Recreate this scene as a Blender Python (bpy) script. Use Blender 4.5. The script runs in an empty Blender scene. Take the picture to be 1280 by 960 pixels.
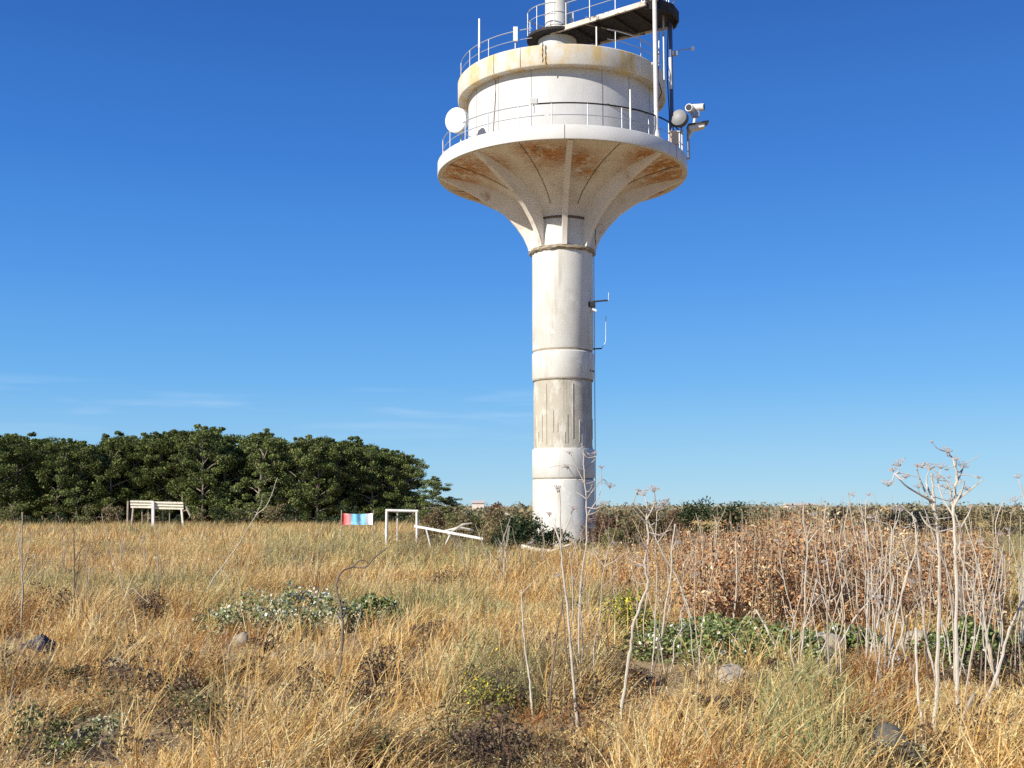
import bpy, math, random
import numpy as np
from mathutils import Vector, Matrix

random.seed(7)
RS = np.random.default_rng(11)
S = bpy.context.scene
COL = S.collection
PI = math.pi
R = math.radians

# ------------------------------------------------------------------ camera
F = 1400.0                      # focal length in pixels of the 1280 wide photograph
PITCH = math.atan(152 / F)
EYE = 1.7
cam = bpy.data.cameras.new('camera')
cam.sensor_width = 36
cam.lens = 36 * F / 1280
cam.clip_start = 0.1
cam.clip_end = 6000
camo = bpy.data.objects.new('camera', cam)
COL.objects.link(camo)
camo.location = (0, 0, EYE)
camo.rotation_euler = (PI / 2 + PITCH, 0, 0)
S.camera = camo


def ray(px, py):
    dx, dv = (px - 640) / F, (480 - py) / F
    c, s = math.cos(PITCH), math.sin(PITCH)
    return Vector((dx, c - dv * s, s + dv * c))


def at(px, py, Y):
    d = ray(px, py)
    return Vector((0, 0, EYE)) + d * (Y / d.y)


def gz(x, y):
    """ground height, numpy or scalar"""
    near = np.exp(-(np.maximum(np.asarray(y, float), 0) / 45.0) ** 2)
    return (0.07 * np.sin(x * 0.9 + 1.3 * np.sin(y * 0.33)) * np.sin(y * 0.7 + 0.6)
            + 0.05 * np.sin(x * 0.31 + y * 0.45 + 2.0)) * near


def gY(px, py, h=0.12):
    """distance at which the ground (+h) shows at this pixel"""
    d = ray(px, py)
    return d.y * (h - EYE) / d.z


# ------------------------------------------------------------------ materials
def mat(name):
    m = bpy.data.materials.new(name)
    m.use_nodes = True
    nt = m.node_tree
    b = nt.nodes['Principled BSDF']
    return m, nt, b


def nd(nt, t, **kw):
    n = nt.nodes.new(t)
    for k, v in kw.items():
        if hasattr(n, k):
            setattr(n, k, v)
        else:
            n.inputs[k.replace('_', ' ')].default_value = v
    return n


def ramp(nt, src, stops):
    r = nt.nodes.new('ShaderNodeValToRGB')
    e = r.color_ramp.elements
    while len(e) < len(stops):
        e.new(0.5)
    for k, (p, c) in enumerate(stops):
        e[k].position = p
        e[k].color = (*c, 1) if len(c) == 3 else c
    nt.links.new(src, r.inputs[0])
    return r


def noise(nt, scale, detail=4, rough=0.6, stretch=None, coord='Object'):
    tc = nt.nodes.new('ShaderNodeTexCoord')
    n = nd(nt, 'ShaderNodeTexNoise')
    n.inputs['Scale'].default_value = scale
    n.inputs['Detail'].default_value = detail
    n.inputs['Roughness'].default_value = rough
    if stretch:
        mp = nt.nodes.new('ShaderNodeMapping')
        mp.inputs['Scale'].default_value = stretch
        nt.links.new(tc.outputs[coord], mp.inputs[0])
        nt.links.new(mp.outputs[0], n.inputs['Vector'])
    else:
        nt.links.new(tc.outputs[coord], n.inputs['Vector'])
    return n.outputs['Fac']


def mix(nt, fac, a, b):
    m = nt.nodes.new('ShaderNodeMix')
    m.data_type = 'RGBA'
    for s, v in ((m.inputs[0], fac), (m.inputs[6], a), (m.inputs[7], b)):
        if isinstance(v, (int, float)):
            s.default_value = v
        elif isinstance(v, tuple):
            s.default_value = (*v, 1)
        else:
            nt.links.new(v, s)
    return m.outputs[2]


def mul(nt, a, b):
    m = nt.nodes.new('ShaderNodeMath')
    m.operation = 'MULTIPLY'
    for s, v in ((m.inputs[0], a), (m.inputs[1], b)):
        if isinstance(v, (int, float)):
            s.default_value = v
        else:
            nt.links.new(v, s)
    return m.outputs[0]


def bump(nt, b, fac, strength, dist=0.02):
    bn = nt.nodes.new('ShaderNodeBump')
    bn.inputs['Strength'].default_value = strength
    bn.inputs['Distance'].default_value = dist
    nt.links.new(fac, bn.inputs['Height'])
    nt.links.new(bn.outputs[0], b.inputs['Normal'])


def painted(name, base, grime, stains=(), rough=0.65, bumps=0.25):
    """painted or bare concrete: base colour, large soft grime, then stains = (colour, scale, stretch, lo, hi, amount)"""
    m, nt, b = mat(name)
    g = ramp(nt, noise(nt, 0.9, 6, 0.62), [(0.35, base), (0.75, grime)])
    col = g.outputs[0]
    for (c, sc, st, lo, hi, am) in stains:
        f = ramp(nt, noise(nt, sc, 5, 0.65, st), [(lo, (0, 0, 0)), (hi, (1, 1, 1))])
        col = mix(nt, mul(nt, f.outputs[0], am), col, c)
    nt.links.new(col, b.inputs['Base Color'])
    b.inputs['Roughness'].default_value = rough
    bump(nt, b, noise(nt, 14, 8, 0.7), bumps, 0.02)
    return m


def plain(name, c, rough=0.6, metal=0.0, var=0.12, scale=8):
    m, nt, b = mat(name)
    lo = tuple(x * (1 - var) for x in c)
    hi = tuple(min(1, x * (1 + var)) for x in c)
    g = ramp(nt, noise(nt, scale, 5), [(0.3, lo), (0.7, hi)])
    nt.links.new(g.outputs[0], b.inputs['Base Color'])
    b.inputs['Roughness'].default_value = rough
    b.inputs['Metallic'].default_value = metal
    return m


def leafmat(name, trans=0.25, rough=0.7):
    m, nt, b = mat(name)
    a = nt.nodes.new('ShaderNodeVertexColor')
    a.layer_name = 'Col'
    nt.links.new(a.outputs[0], b.inputs['Base Color'])
    b.inputs['Roughness'].default_value = rough
    b.inputs['Specular IOR Level'].default_value = 0.25
    if trans:
        t = nt.nodes.new('ShaderNodeBsdfTranslucent')
        nt.links.new(a.outputs[0], t.inputs[0])
        mx = nt.nodes.new('ShaderNodeMixShader')
        mx.inputs[0].default_value = trans
        nt.links.new(b.outputs[0], mx.inputs[1])
        nt.links.new(t.outputs[0], mx.inputs[2])
        nt.links.new(mx.outputs[0], nt.nodes['Material Output'].inputs[0])
    return m


GREY = (0.36, 0.33, 0.29)
M = {}
M['white'] = painted('white_painted_concrete', (0.68, 0.675, 0.625), (0.58, 0.565, 0.50),
                     [((0.42, 0.38, 0.31), 2.6, (1.3, 1.3, 0.13), 0.54, 0.70, 0.65), ((0.54, 0.50, 0.42), 0.7, None, 0.54, 0.60, 0.4),
                      ((0.76, 0.75, 0.71), 1.1, (1, 1, 0.7), 0.60, 0.62, 0.6), ((0.22, 0.18, 0.13), 5.0, (1, 1, 0.5), 0.68, 0.74, 0.7)])
M['drum'] = painted('drum_white_paint', (0.64, 0.635, 0.61), (0.52, 0.51, 0.48),
                    [((0.5, 0.47, 0.42), 2.0, (1, 1, 0.3), 0.56, 0.8, 0.5)])
M['fascia'] = painted('stained_fascia_paint', (0.70, 0.68, 0.61), (0.60, 0.56, 0.48),
                      [((0.66, 0.45, 0.13), 1.3, (1.2, 1.2, 0.5), 0.46, 0.62, 0.75),
                       ((0.40, 0.32, 0.22), 3.5, (1.6, 1.6, 0.2), 0.63, 0.78, 0.5)])
M['rim'] = painted('rim_white_paint', (0.68, 0.67, 0.63), (0.57, 0.55, 0.50),
                   [((0.48, 0.40, 0.30), 2.5, (1.2, 1.2, 0.2), 0.62, 0.8, 0.5)])
def rust_soffit():
    m, nt, b = mat('rust_stained_soffit')
    g_ = ramp(nt, noise(nt, 0.9, 6, 0.62), [(0.35, (0.82, 0.77, 0.67)), (0.75, (0.68, 0.60, 0.48))])
    tc = nt.nodes.new('ShaderNodeTexCoord')
    tot = None
    for (ph, r, z, rad) in ((-9, 3.9, 14.9, 1.0), (-17, 4.3, 15.0, .7), (9, 3.5, 14.8, .75), (16, 2.9, 14.6, .5), (62, 4.4, 15.0, 1.5), (82, 4.3, 15.0, 1.4), (42, 4.5, 15.0, .8), (-66, 4.4, 15.0, 1.3),
                            (-88, 4.4, 15, 1.3), (-48, 3.9, 14.9, .8), (120, 4.2, 15, 2.0), (170, 4.2, 15, 2.0), (-130, 4.2, 15, 2.0)):
        d_ = nt.nodes.new('ShaderNodeVectorMath')
        d_.operation = 'DISTANCE'
        nt.links.new(tc.outputs['Object'], d_.inputs[0])
        d_.inputs[1].default_value = (r * math.sin(R(ph)), -r * math.cos(R(ph)), z)
        mr = nt.nodes.new('ShaderNodeMapRange')
        mr.inputs[1].default_value = rad * 1.45
        mr.inputs[2].default_value = rad * .2
        nt.links.new(d_.outputs['Value'], mr.inputs[0])
        if tot is None:
            tot = mr.outputs[0]
        else:
            mx = nt.nodes.new('ShaderNodeMath')
            mx.operation = 'MAXIMUM'
            nt.links.new(tot, mx.inputs[0])
            nt.links.new(mr.outputs[0], mx.inputs[1])
            tot = mx.outputs[0]
    n1 = ramp(nt, noise(nt, 2.6, 7, 0.72), [(0.37, (0, 0, 0)), (0.52, (1, 1, 1))])
    n2 = ramp(nt, noise(nt, 5.5, 6, 0.7), [(0.52, (0, 0, 0)), (0.62, (1, 1, 1))])
    col = mix(nt, mul(nt, mul(nt, tot, n1.outputs[0]), .95), g_.outputs[0], (0.52, 0.215, 0.045))
    col = mix(nt, mul(nt, mul(nt, tot, n2.outputs[0]), .75), col, (0.10, 0.05, 0.03))
    st = ramp(nt, noise(nt, 1.4, 6, 0.7), [(0.60, (0, 0, 0)), (0.70, (1, 1, 1))])
    col = mix(nt, mul(nt, st.outputs[0], .45), col, (0.30, 0.22, 0.14))
    nt.links.new(col, b.inputs['Base Color'])
    b.inputs['Roughness'].default_value = .8
    return m


M['soffit'] = rust_soffit()
M['rib'] = painted('rib_paint', (0.84, 0.80, 0.72), (0.74, 0.67, 0.56),
                   [((0.36, 0.17, 0.06), 1.1, None, 0.60, 0.72, 0.7)])
M['bare'] = painted('bare_concrete', (0.50, 0.465, 0.375), (0.37, 0.335, 0.265),
                    [((0.64, 0.61, 0.53), 2.0, (1.3, 1.3, 0.5), 0.50, 0.62, 0.8),
                     ((0.26, 0.22, 0.16), 3.4, (2.4, 2.4, 0.10), 0.60, 0.68, 0.8)], 0.85, 0.6)
M['joint'] = plain('dirty_joint', (0.30, 0.25, 0.18), 0.9, 0, 0.4, 5)
M['seam'] = plain('dark_seam', (0.13, 0.10, 0.075), 0.9)
M['galv'] = plain('galvanised_steel', (0.40, 0.43, 0.47), 0.5, 0.3)
M['whitesteel'] = plain('white_painted_steel', (0.72, 0.70, 0.65), 0.5)
M['darksteel'] = plain('rusted_steel_with_shade', (0.022, 0.017, 0.016), 0.8, 0.0, 0.5, 4)  # rusted steel, blackened in its colour for the shadow under the gangway
M['beam'] = painted('flaking_beam_paint', (0.72, 0.67, 0.58), (0.42, 0.34, 0.26),
                    [((0.06, 0.035, 0.025), 3.0, None, 0.55, 0.6, 0.95)], 0.7)
M['shadedsteel'] = plain('shaded_pole_steel', (0.075, 0.10, 0.20), 0.5, 0.2)  # navy tone is the right pole's shade painted into its colour
M['dish'] = plain('white_radome', (0.82, 0.84, 0.80), 0.4, 0, 0.03)
M['drumant'] = plain('grey_radome', (0.075, 0.08, 0.09), 0.45)
M['blackglass'] = plain('black_glass', (0.02, 0.02, 0.025), 0.12)
M['tan'] = plain('tan_box_paint', (0.62, 0.48, 0.34), 0.6)
M['wood'] = plain('bleached_wood', (0.78, 0.72, 0.58), 0.8, 0, 0.25, 6)
M['plankwood'] = plain('cream_plank', (0.78, 0.60, 0.32), 0.8, 0, 0.15, 6)
M['maroon'] = plain('dark_maroon_board', (0.055, 0.025, 0.03), 0.8, 0, 0.4, 3)
M['rock'] = painted('pale_limestone', (0.50, 0.43, 0.32), (0.30, 0.25, 0.18),
                    [((0.16, 0.13, 0.10), 6, None, 0.55, 0.66, 0.8)], 0.95, 0.9)
M['darkrock'] = painted('dark_stone', (0.15, 0.14, 0.12), (0.085, 0.08, 0.065), [((0.26, 0.24, 0.19), 9, None, 0.58, 0.66, 0.7)], 0.95, 0.9)
M['wall'] = painted('whitewashed_wall', (0.74, 0.66, 0.58), (0.6, 0.5, 0.42))
M['roof'] = plain('pale_roof', (0.60, 0.52, 0.44), 0.8)
M['plastic'] = plain('dark_plastic_sheet', (0.045, 0.042, 0.055), 0.6, 0, 0.4, 5)
M['litter'] = plain('white_litter', (0.78, 0.74, 0.82), 0.5)
M['stalk'] = painted('bleached_stalk', (0.58, 0.52, 0.42), (0.40, 0.345, 0.27), [((0.24, 0.18, 0.12), 9, (1, 1, .35), 0.56, 0.64, 0.8)], 0.85, 0.5)
M['stalktan'] = painted('tan_stalk', (0.52, 0.40, 0.24), (0.36, 0.26, 0.15), [((0.20, 0.13, 0.08), 9, (1, 1, .35), 0.56, 0.64, 0.8)], 0.85, 0.5)
M['stalkgrey'] = plain('grey_weathered_stalk', (0.36, 0.30, 0.23), 0.85, 0, 0.35, 9)
M['stalkdark'] = plain('dark_weathered_stalk', (0.17, 0.125, 0.09), 0.85, 0, 0.35, 9)
M['umbel'] = plain('dry_umbel', (0.50, 0.43, 0.39), 0.85, 0, 0.2)
M['trunk'] = plain('pale_bark', (0.26, 0.22, 0.17), 0.9, 0, 0.35, 3)
M['grass'] = leafmat('dry_grass_blades', 0.38, 0.5)
M['leaf'] = leafmat('leaves', 0.2)
M['dryleaf'] = leafmat('dry_leaves', 0.25)

# soil
m, nt, b = mat('straw_littered_soil')
c1 = ramp(nt, noise(nt, 0.55, 8, 0.65), [(0.3, (0.34, 0.235, 0.115)), (0.5, (0.46, 0.32, 0.155)), (0.7, (0.38, 0.29, 0.14))])
c2 = ramp(nt, noise(nt, 9, 8, 0.7), [(0.35, (0.14, 0.095, 0.05)), (0.6, (0.55, 0.40, 0.20))])
nt.links.new(mix(nt, 0.5, c1.outputs[0], c2.outputs[0]), b.inputs['Base Color'])
b.inputs['Roughness'].default_value = 0.95
bump(nt, b, noise(nt, 12, 8, 0.7), 0.8, 0.04)
M['soil'] = m

# banner: red, pale blue with white marks, white
m, nt, b = mat('banner_cloth')
tc = nt.nodes.new('ShaderNodeTexCoord')
sp = nt.nodes.new('ShaderNodeSeparateXYZ')
nt.links.new(tc.outputs['Object'], sp.inputs[0])
r1 = ramp(nt, sp.outputs[0], [(0, (0.75, 0.10, 0.09)), (0.10, (0.80, 0.13, 0.12)), (0.27, (0.82, 0.45, 0.45)), (0.34, (0.16, 0.50, 0.72)),
                              (0.74, (0.22, 0.60, 0.80)), (0.80, (0.82, 0.82, 0.84))])
f = ramp(nt, noise(nt, 5.5, 2), [(0.56, (0, 0, 0)), (0.64, (1, 1, 1))])
nt.links.new(mix(nt, mul(nt, f.outputs[0], 0.5), r1.outputs[0], (0.8, 0.8, 0.82)), b.inputs['Base Color'])
b.inputs['Roughness'].default_value = 0.6
M['banner'] = m


# ------------------------------------------------------------------ object helpers
def tag(o, label=None, cat=None, group=None, kind=None):
    for k, v in (('label', label), ('category', cat), ('group', group), ('kind', kind)):
        if v:
            o[k] = v
    return o


def empty(name, loc, label, cat, group=None):
    o = bpy.data.objects.new(name, None)
    COL.objects.link(o)
    o.location = loc
    o.empty_display_size = 0.2
    return tag(o, label, cat, group)


class MB:
    def __init__(self):
        self.v, self.f = [], []

    def add(self, vs, fs):
        n = len(self.v)
        self.v += [tuple(x) for x in vs]
        self.f += [tuple(i + n for i in f) for f in fs]
        return self

    def box(self, c, s, rot=None):
        c = Vector(c)
        vs = []
        for z in (-1, 1):
            for x, y in ((-1, -1), (1, -1), (1, 1), (-1, 1)):
                p = Vector((x * s[0] / 2, y * s[1] / 2, z * s[2] / 2))
                if rot:
                    p = rot @ p
                vs.append(c + p)
        return self.add(vs, [(3, 2, 1, 0), (4, 5, 6, 7), (0, 1, 5, 4), (1, 2, 6, 5), (2, 3, 7, 6), (3, 0, 4, 7)])

    def bar(self, a, b, w, h):
        a, b = Vector(a), Vector(b)
        d = b - a
        q = d.to_track_quat('X', 'Z').to_matrix()
        return self.box((a + b) / 2, (d.length, w, h), q)

    def lathe(self, prof, n=96, c=(0, 0, 0)):
        vs, fs = [], []
        for k in range(n):
            a = 2 * PI * k / n
            for r, z in prof:
                vs.append((c[0] + r * math.sin(a), c[1] - r * math.cos(a), c[2] + z))
        m_ = len(prof)
        for k in range(n):
            k2 = (k + 1) % n
            for j in range(m_ - 1):
                fs.append((k * m_ + j, k2 * m_ + j, k2 * m_ + j + 1, k * m_ + j + 1))
        return self.add(vs, fs)

    def tube(self, pts, rad, n=6, close=True):
        pts = [Vector(p) for p in pts]
        if not isinstance(rad, (list, tuple)):
            rad = [rad] * len(pts)
        vs, fs = [], []
        up = Vector((0, 0, 1)) if abs((pts[-1] - pts[0]).normalized().z) < 0.9 else Vector((1, 0, 0))
        for i, p in enumerate(pts):
            d = (pts[min(i + 1, len(pts) - 1)] - pts[max(i - 1, 0)]).normalized()
            x = d.cross(up)
            if x.length < 1e-4:
                x = d.orthogonal()
            x.normalize()
            y = x.cross(d)
            for k in range(n):
                a = 2 * PI * k / n
                vs.append(p + (x * math.cos(a) + y * math.sin(a)) * rad[i])
        for i in range(len(pts) - 1):
            for k in range(n):
                k2 = (k + 1) % n
                fs.append((i * n + k, i * n + k2, (i + 1) * n + k2, (i + 1) * n + k))
        if close:
            fs.append(tuple(range(n))[::-1])
            fs.append(tuple((len(pts) - 1) * n + k for k in range(n)))
        return self.add(vs, fs)

    def build(self, name, m_, parent=None, loc=None, smooth=True, sub=None, label=None, origin=None):
        me = bpy.data.meshes.new(name)
        vs = self.v
        if origin is not None:
            ox, oy, oz = origin
            vs = [(x - ox, y - oy, z - oz) for x, y, z in vs]
        me.from_pydata(vs, [], self.f)
        me.materials.append(m_)
        me.update()
        if smooth:
            me.shade_smooth()
            me.set_sharp_from_angle(angle=R(38))
        o = bpy.data.objects.new(name, me)
        COL.objects.link(o)
        if parent:
            o.parent = parent
        if loc is not None:
            o.location = loc
        if label:
            o['label'] = label
        return o


def nmesh(name, V, faces, colors, m_, parent=None, loc=(0, 0, 0)):
    """numpy mesh. faces = list of int arrays (n,k); colors per vertex (n,3)"""
    me = bpy.data.meshes.new(name)
    me.vertices.add(len(V))
    me.vertices.foreach_set('co', np.ascontiguousarray(V, dtype=np.float32).ravel())
    nl = sum(f.size for f in faces)
    npoly = sum(len(f) for f in faces)
    me.loops.add(nl)
    me.polygons.add(npoly)
    me.loops.foreach_set('vertex_index', np.concatenate([f.ravel() for f in faces]).astype(np.int32))
    tot = np.concatenate([np.full(len(f), f.shape[1], np.int32) for f in faces])
    st = np.zeros(npoly, np.int32)
    st[1:] = np.cumsum(tot)[:-1]
    me.polygons.foreach_set('loop_start', st)
    me.update(calc_edges=True)
    a = me.color_attributes.new('Col', 'FLOAT_COLOR', 'POINT')
    rgba = np.ones((len(V), 4), np.float32)
    rgba[:, :3] = colors
    a.data.foreach_set('color', rgba.ravel())
    me.materials.append(m_)
    o = bpy.data.objects.new(name, me)
    COL.objects.link(o)
    if parent:
        o.parent = parent
    o.location = loc
    return o


def unit(v):
    return v / np.maximum(np.linalg.norm(v, axis=-1, keepdims=True), 1e-9)


def pick(pal, n):
    """random palette colours with brightness jitter; pal = [(weight, (r,g,b)), ...]"""
    w = np.array([p[0] for p in pal], float)
    c = np.array([p[1] for p in pal], float)
    k = RS.choice(len(pal), n, p=w / w.sum())
    return c[k] * RS.uniform(0.75, 1.25, (n, 1))


def leaf_quads(P, size, nbias=(0, 0, 0.4), aspect=0.55, axis=None, curl=0.25):
    """n leaves (rhombus of two folded triangles) at P; returns V (n*4,3), F"""
    n = len(P)
    nor = unit(RS.normal(size=(n, 3)) * 0.6 + np.array(nbias))
    a = RS.normal(size=(n, 3)) if axis is None else axis + RS.normal(size=(n, 3)) * 0.4
    t = unit(a - nor * (a * nor).sum(1, keepdims=True))
    s = np.cross(nor, t)
    L = (size * RS.uniform(0.6, 1.35, n))[:, None]
    V = np.empty((n, 4, 3))
    V[:, 0] = P - t * L * 0.5
    V[:, 1] = P + s * L * aspect * 0.5 + nor * L * curl * 0.4
    V[:, 2] = P + t * L * 0.5
    V[:, 3] = P - s * L * aspect * 0.5 + nor * L * curl * 0.4
    i = np.arange(n)[:, None] * 4
    return V.reshape(-1, 3), np.concatenate([i + np.array([0, 1, 2]), i + np.array([0, 2, 3])])


def clumps(cs, rs, per, flat=0.6, shell=0.55):
    """points spread over ellipsoid clumps"""
    out = []
    for c, r in zip(cs, rs):
        d = unit(RS.normal(size=(per, 3)))
        q = RS.uniform(shell, 1.0, (per, 1)) ** 0.7
        out.append(np.array(c) + d * q * r * np.array([1, 1, flat]))
    return np.concatenate(out)


# ------------------------------------------------------------------ world and sun
w = bpy.data.worlds.new('World')
S.world = w
w.use_nodes = True
nt = w.node_tree
bg = nt.nodes['Background']
sky = nt.nodes.new('ShaderNodeTexSky')
sky.sky_type = 'NISHITA'
sky.sun_disc = False
SUN_EL, SUN_AZ = R(29), R(231)
sky.sun_elevation = SUN_EL
sky.sun_rotation = SUN_AZ
sky.air_density = 1.0
sky.dust_density = 0.15
sky.ozone_density = 4.0
# a few thin cirrus wisps low in the sky
tc = nt.nodes.new('ShaderNodeTexCoord')
mp = nt.nodes.new('ShaderNodeMapping')
mp.inputs['Scale'].default_value = (3.0, 3.0, 34.0)
nt.links.new(tc.outputs['Generated'], mp.inputs[0])
nz = nd(nt, 'ShaderNodeTexNoise')
nz.inputs['Scale'].default_value = 2.2
nz.inputs['Detail'].default_value = 5
nt.links.new(mp.outputs[0], nz.inputs['Vector'])
wis = ramp(nt, nz.outputs['Fac'], [(0.52, (0, 0, 0)), (0.75, (1, 1, 1))])
sp = nt.nodes.new('ShaderNodeSeparateXYZ')
nt.links.new(tc.outputs['Generated'], sp.inputs[0])
band = ramp(nt, sp.outputs[2], [(0.055, (0, 0, 0)), (0.085, (1, 1, 1)), (0.11, (0, 0, 0))])
side = ramp(nt, sp.outputs[0], [(0.0, (1, 1, 1)), (0.06, (0, 0, 0))])
fac = mul(nt, mul(nt, mul(nt, wis.outputs[0], band.outputs[0]), side.outputs[0]), 0.40)
elev = ramp(nt, sp.outputs[2], [(0.0, (.40, .68, .86)), (.023, (.31, .62, .88)), (.108, (.135, .44, .88)), (.20, (.065, .30, .82)), (.30, (.032, .20, .68)),
                                (.41, (.018, .13, .52)), (1.0, (.012, .07, .30))])
vm = nt.nodes.new('ShaderNodeVectorMath')
vm.operation = 'SCALE'
vm.inputs['Scale'].default_value = 10.0
nt.links.new(elev.outputs[0], vm.inputs[0])
blue = mix(nt, 0.82, sky.outputs[0], vm.outputs[0])
cl = mix(nt, fac, blue, (6.5, 8.0, 9.8))
nt.links.new(cl, bg.inputs[0])
bg.inputs[1].default_value = 0.08
sl = bpy.data.lights.new('sun', 'SUN')
sl.energy = 5.0
sl.angle = R(0.5)
sl.color = (1.0, 0.935, 0.83)
so = bpy.data.objects.new('sun', sl)
COL.objects.link(so)
sd = Vector((math.sin(SUN_AZ) * math.cos(SUN_EL), math.cos(SUN_AZ) * math.cos(SUN_EL), math.sin(SUN_EL)))
so.rotation_euler = sd.to_track_quat('Z', 'Y').to_euler()
so.location = sd * 80

# ------------------------------------------------------------------ ground sheet
def axis_pts(lo, hi, d0, grow):
    p = [0.0]
    s = d0
    while p[-1] < hi:
        p.append(p[-1] + s)
        s *= grow
    q = [0.0]
    s = d0
    while q[-1] > lo:
        q.append(q[-1] - s)
        s *= grow
    return np.array(q[:0:-1] + p)


xs = axis_pts(-3000, 3000, 0.3, 1.045)
ys = axis_pts(-3000, 3000, 0.3, 1.045)
X, Y = np.meshgrid(xs, ys)
V = np.stack([X, Y, gz(X, Y) - 0.0], -1).reshape(-1, 3)
nx, ny = len(xs), len(ys)
ii = (np.arange(ny - 1)[:, None] * nx + np.arange(nx - 1)[None]).ravel()
Fq = np.stack([ii, ii + 1, ii + 1 + nx, ii + nx], 1)
g = nmesh('ground', V, [Fq], np.full((len(V), 3), 0.3), M['soil'])
g.data.shade_smooth()
tag(g, kind='structure')

# ------------------------------------------------------------------ the tower
TX, TY = 2.06, 45.0
T = empty('water_tower', (TX, TY, 0), 'tall white concrete mushroom shaped water tower with rust stained underside and railed platform', 'water tower')


def tp(phi, r, z):
    """tower-local point, phi degrees from straight towards the camera, positive right"""
    return Vector((r * math.sin(R(phi)), -r * math.cos(R(phi)), z))


MB().lathe([(1.215, 2.78), (1.25, 2.83), (1.25, 3.90), (1.22, 3.95), (1.1, 3.95)]).build('shaft_band', M['white'], T)
MB().lathe([(1.24, -0.4), (1.24, 2.70), (1.21, 2.73), (1.16, 2.73)]).build('shaft_foot', M['white'], T)
MB().lathe([(1.20, 2.70), (1.20, 2.82)]).build('shaft_joint', M['joint'], T)
MB().lathe([(1.19, 3.93), (1.17, 4.1), (1.17, 6.5), (1.175, 6.78)]).build('bare_concrete_section', M['bare'], T)
for k in range(17):                                  # board marks and run-off ridges of the bare concrete
    ph = -86 + k * 10.5 + random.uniform(-4, 4)
    h0 = random.uniform(3.95, 4.6)
    h1 = h0 + random.uniform(0.3, 1.3) if k % 5 else 6.5
    MB().bar(tp(ph, 1.165, h0), tp(ph, 1.168, h1), 0.025, 0.05).build('board_mark', M['bare'], T)
MB().lathe([(1.1, 6.72), (1.215, 6.72), (1.245, 6.77), (1.25, 7.78), (1.21, 7.83), (1.16, 7.83)]).build('shaft_band', M['white'], T)
MB().lathe([(1.2, 6.66), (1.222, 6.68), (1.222, 6.715)]).build('shaft_joint', M['joint'], T)
MB().lathe([(1.195, 7.8), (1.195, 7.95)]).build('shaft_joint', M['joint'], T)
MB().lathe([(1.16, 7.9), (1.205, 7.91), (1.235, 7.96), (1.235, 11.9)]).build('shaft', M['white'], T)
o = MB()
pr = [(1.15, 11.86), (1.30, 11.88), (1.36, 11.94), (1.34, 12.03), (1.25, 12.07)]
o.lathe(pr, 72)
o.v = [(x * (1 + 0.018 * math.sin(9 * math.atan2(y, x)) + random.uniform(-.012, .012)), y * (1 + random.uniform(-.012, .012)),
        z + random.uniform(-.025, .025)) for x, y, z in o.v]
o.build('collar', M['joint'], T)
MB().lathe([(1.22, 11.95), (1.22, 13.2)]).build('shaft_neck', M['white'], T)

panel = [(1.22, 13.22), (1.25, 13.42), (1.42, 13.70), (1.8, 14.06), (2.4, 14.40), (3.0, 14.66), (3.6, 14.85), (4.3, 15.01), (5.02, 15.13)]
MB().lathe(panel, 128).build('flared_soffit', M['soffit'], T)
MB().lathe([(1.16, 13.14), (1.27, 13.15), (1.29, 13.20), (1.25, 13.24)], 72).build('soffit_ring', M['seam'], T)
outer = [(1.37, 12.03), (1.43, 12.25), (1.60, 12.62), (1.92, 13.08), (2.36, 13.55), (2.95, 13.98), (3.7, 14.42), (4.45, 14.80), (5.03, 15.07)]
inner = [(1.18, 12.03), (1.18, 12.4), (1.18, 12.8), (1.18, 13.42), (1.8, 14.16), (2.6, 14.60), (3.5, 14.93), (4.3, 15.12), (5.03, 15.17)]
for k in range(8):
    ph = 45 * k + 1
    vs, fs = [], []
    n = len(outer)
    tang = Vector((math.cos(R(ph)), math.sin(R(ph)), 0)) * 0.10
    for sg in (-1, 1):
        for (r, z) in outer:
            vs.append(tp(ph, r, z) + tang * sg)
        for (r, z) in inner:
            vs.append(tp(ph, r, z) + tang * sg)
    for j in range(n - 1):
        a, b_, c_, d_ = j, j + 1, n + j + 1, n + j
        fs.append((d_, c_, b_, a))
        fs.append(tuple(2 * n + q for q in (a, b_, c_, d_)))
        fs.append((a, b_, 2 * n + b_, 2 * n + a))
    fs.append((0, 2 * n, 3 * n, n))
    MB().add(vs, fs).build('rib', M['rib'], T)
for k in range(16):
    ph = 22.5 * k + 1
    if k % 2 == 0:
        continue
    MB().tube([tp(ph, r + 0.004, z - 0.008) for r, z in panel[2:]], 0.013, 5).build('panel_seam', M['seam'], T)
for rr in (2.4, 4.3):
    pass
MB().lathe([(4.86, 15.12), (5.06, 15.08), (5.11, 15.10), (5.12, 15.14), (5.12, 15.60), (5.09, 15.64), (4.84, 15.64), (4.84, 15.52)], 128).build('platform_rim', M['rim'], T)
MB().lathe([(4.85, 15.56), (3.8, 15.58)], 96).build('platform_deck', M['joint'], T)
for ph in (-1.5, 58):                               # joints of the rim
    MB().bar(tp(ph, 5.122, 15.10), tp(ph, 5.122, 15.62), 0.02, 0.012).build('rim_joint', M['seam'], T)
MB().lathe([(3.87, 15.5), (3.87, 18.33)], 128).build('drum', M['drum'], T)
for ph in (-64, -42, -20, 21, 40, 62):
    MB().bar(tp(ph, 3.872, 15.6), tp(ph, 3.872, 18.3), 0.018, 0.014).build('drum_seam', M['joint'], T)
MB().lathe([(3.85, 18.30), (4.20, 18.26), (4.27, 18.27), (4.30, 18.31), (4.31, 19.02), (4.27, 19.07), (4.03, 19.07), (4.03, 18.7)], 128).build('roof_parapet', M['fascia'], T)
MB().lathe([(4.05, 18.72), (0.6, 18.8)], 64).build('roof_slab', M['joint'], T)
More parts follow.
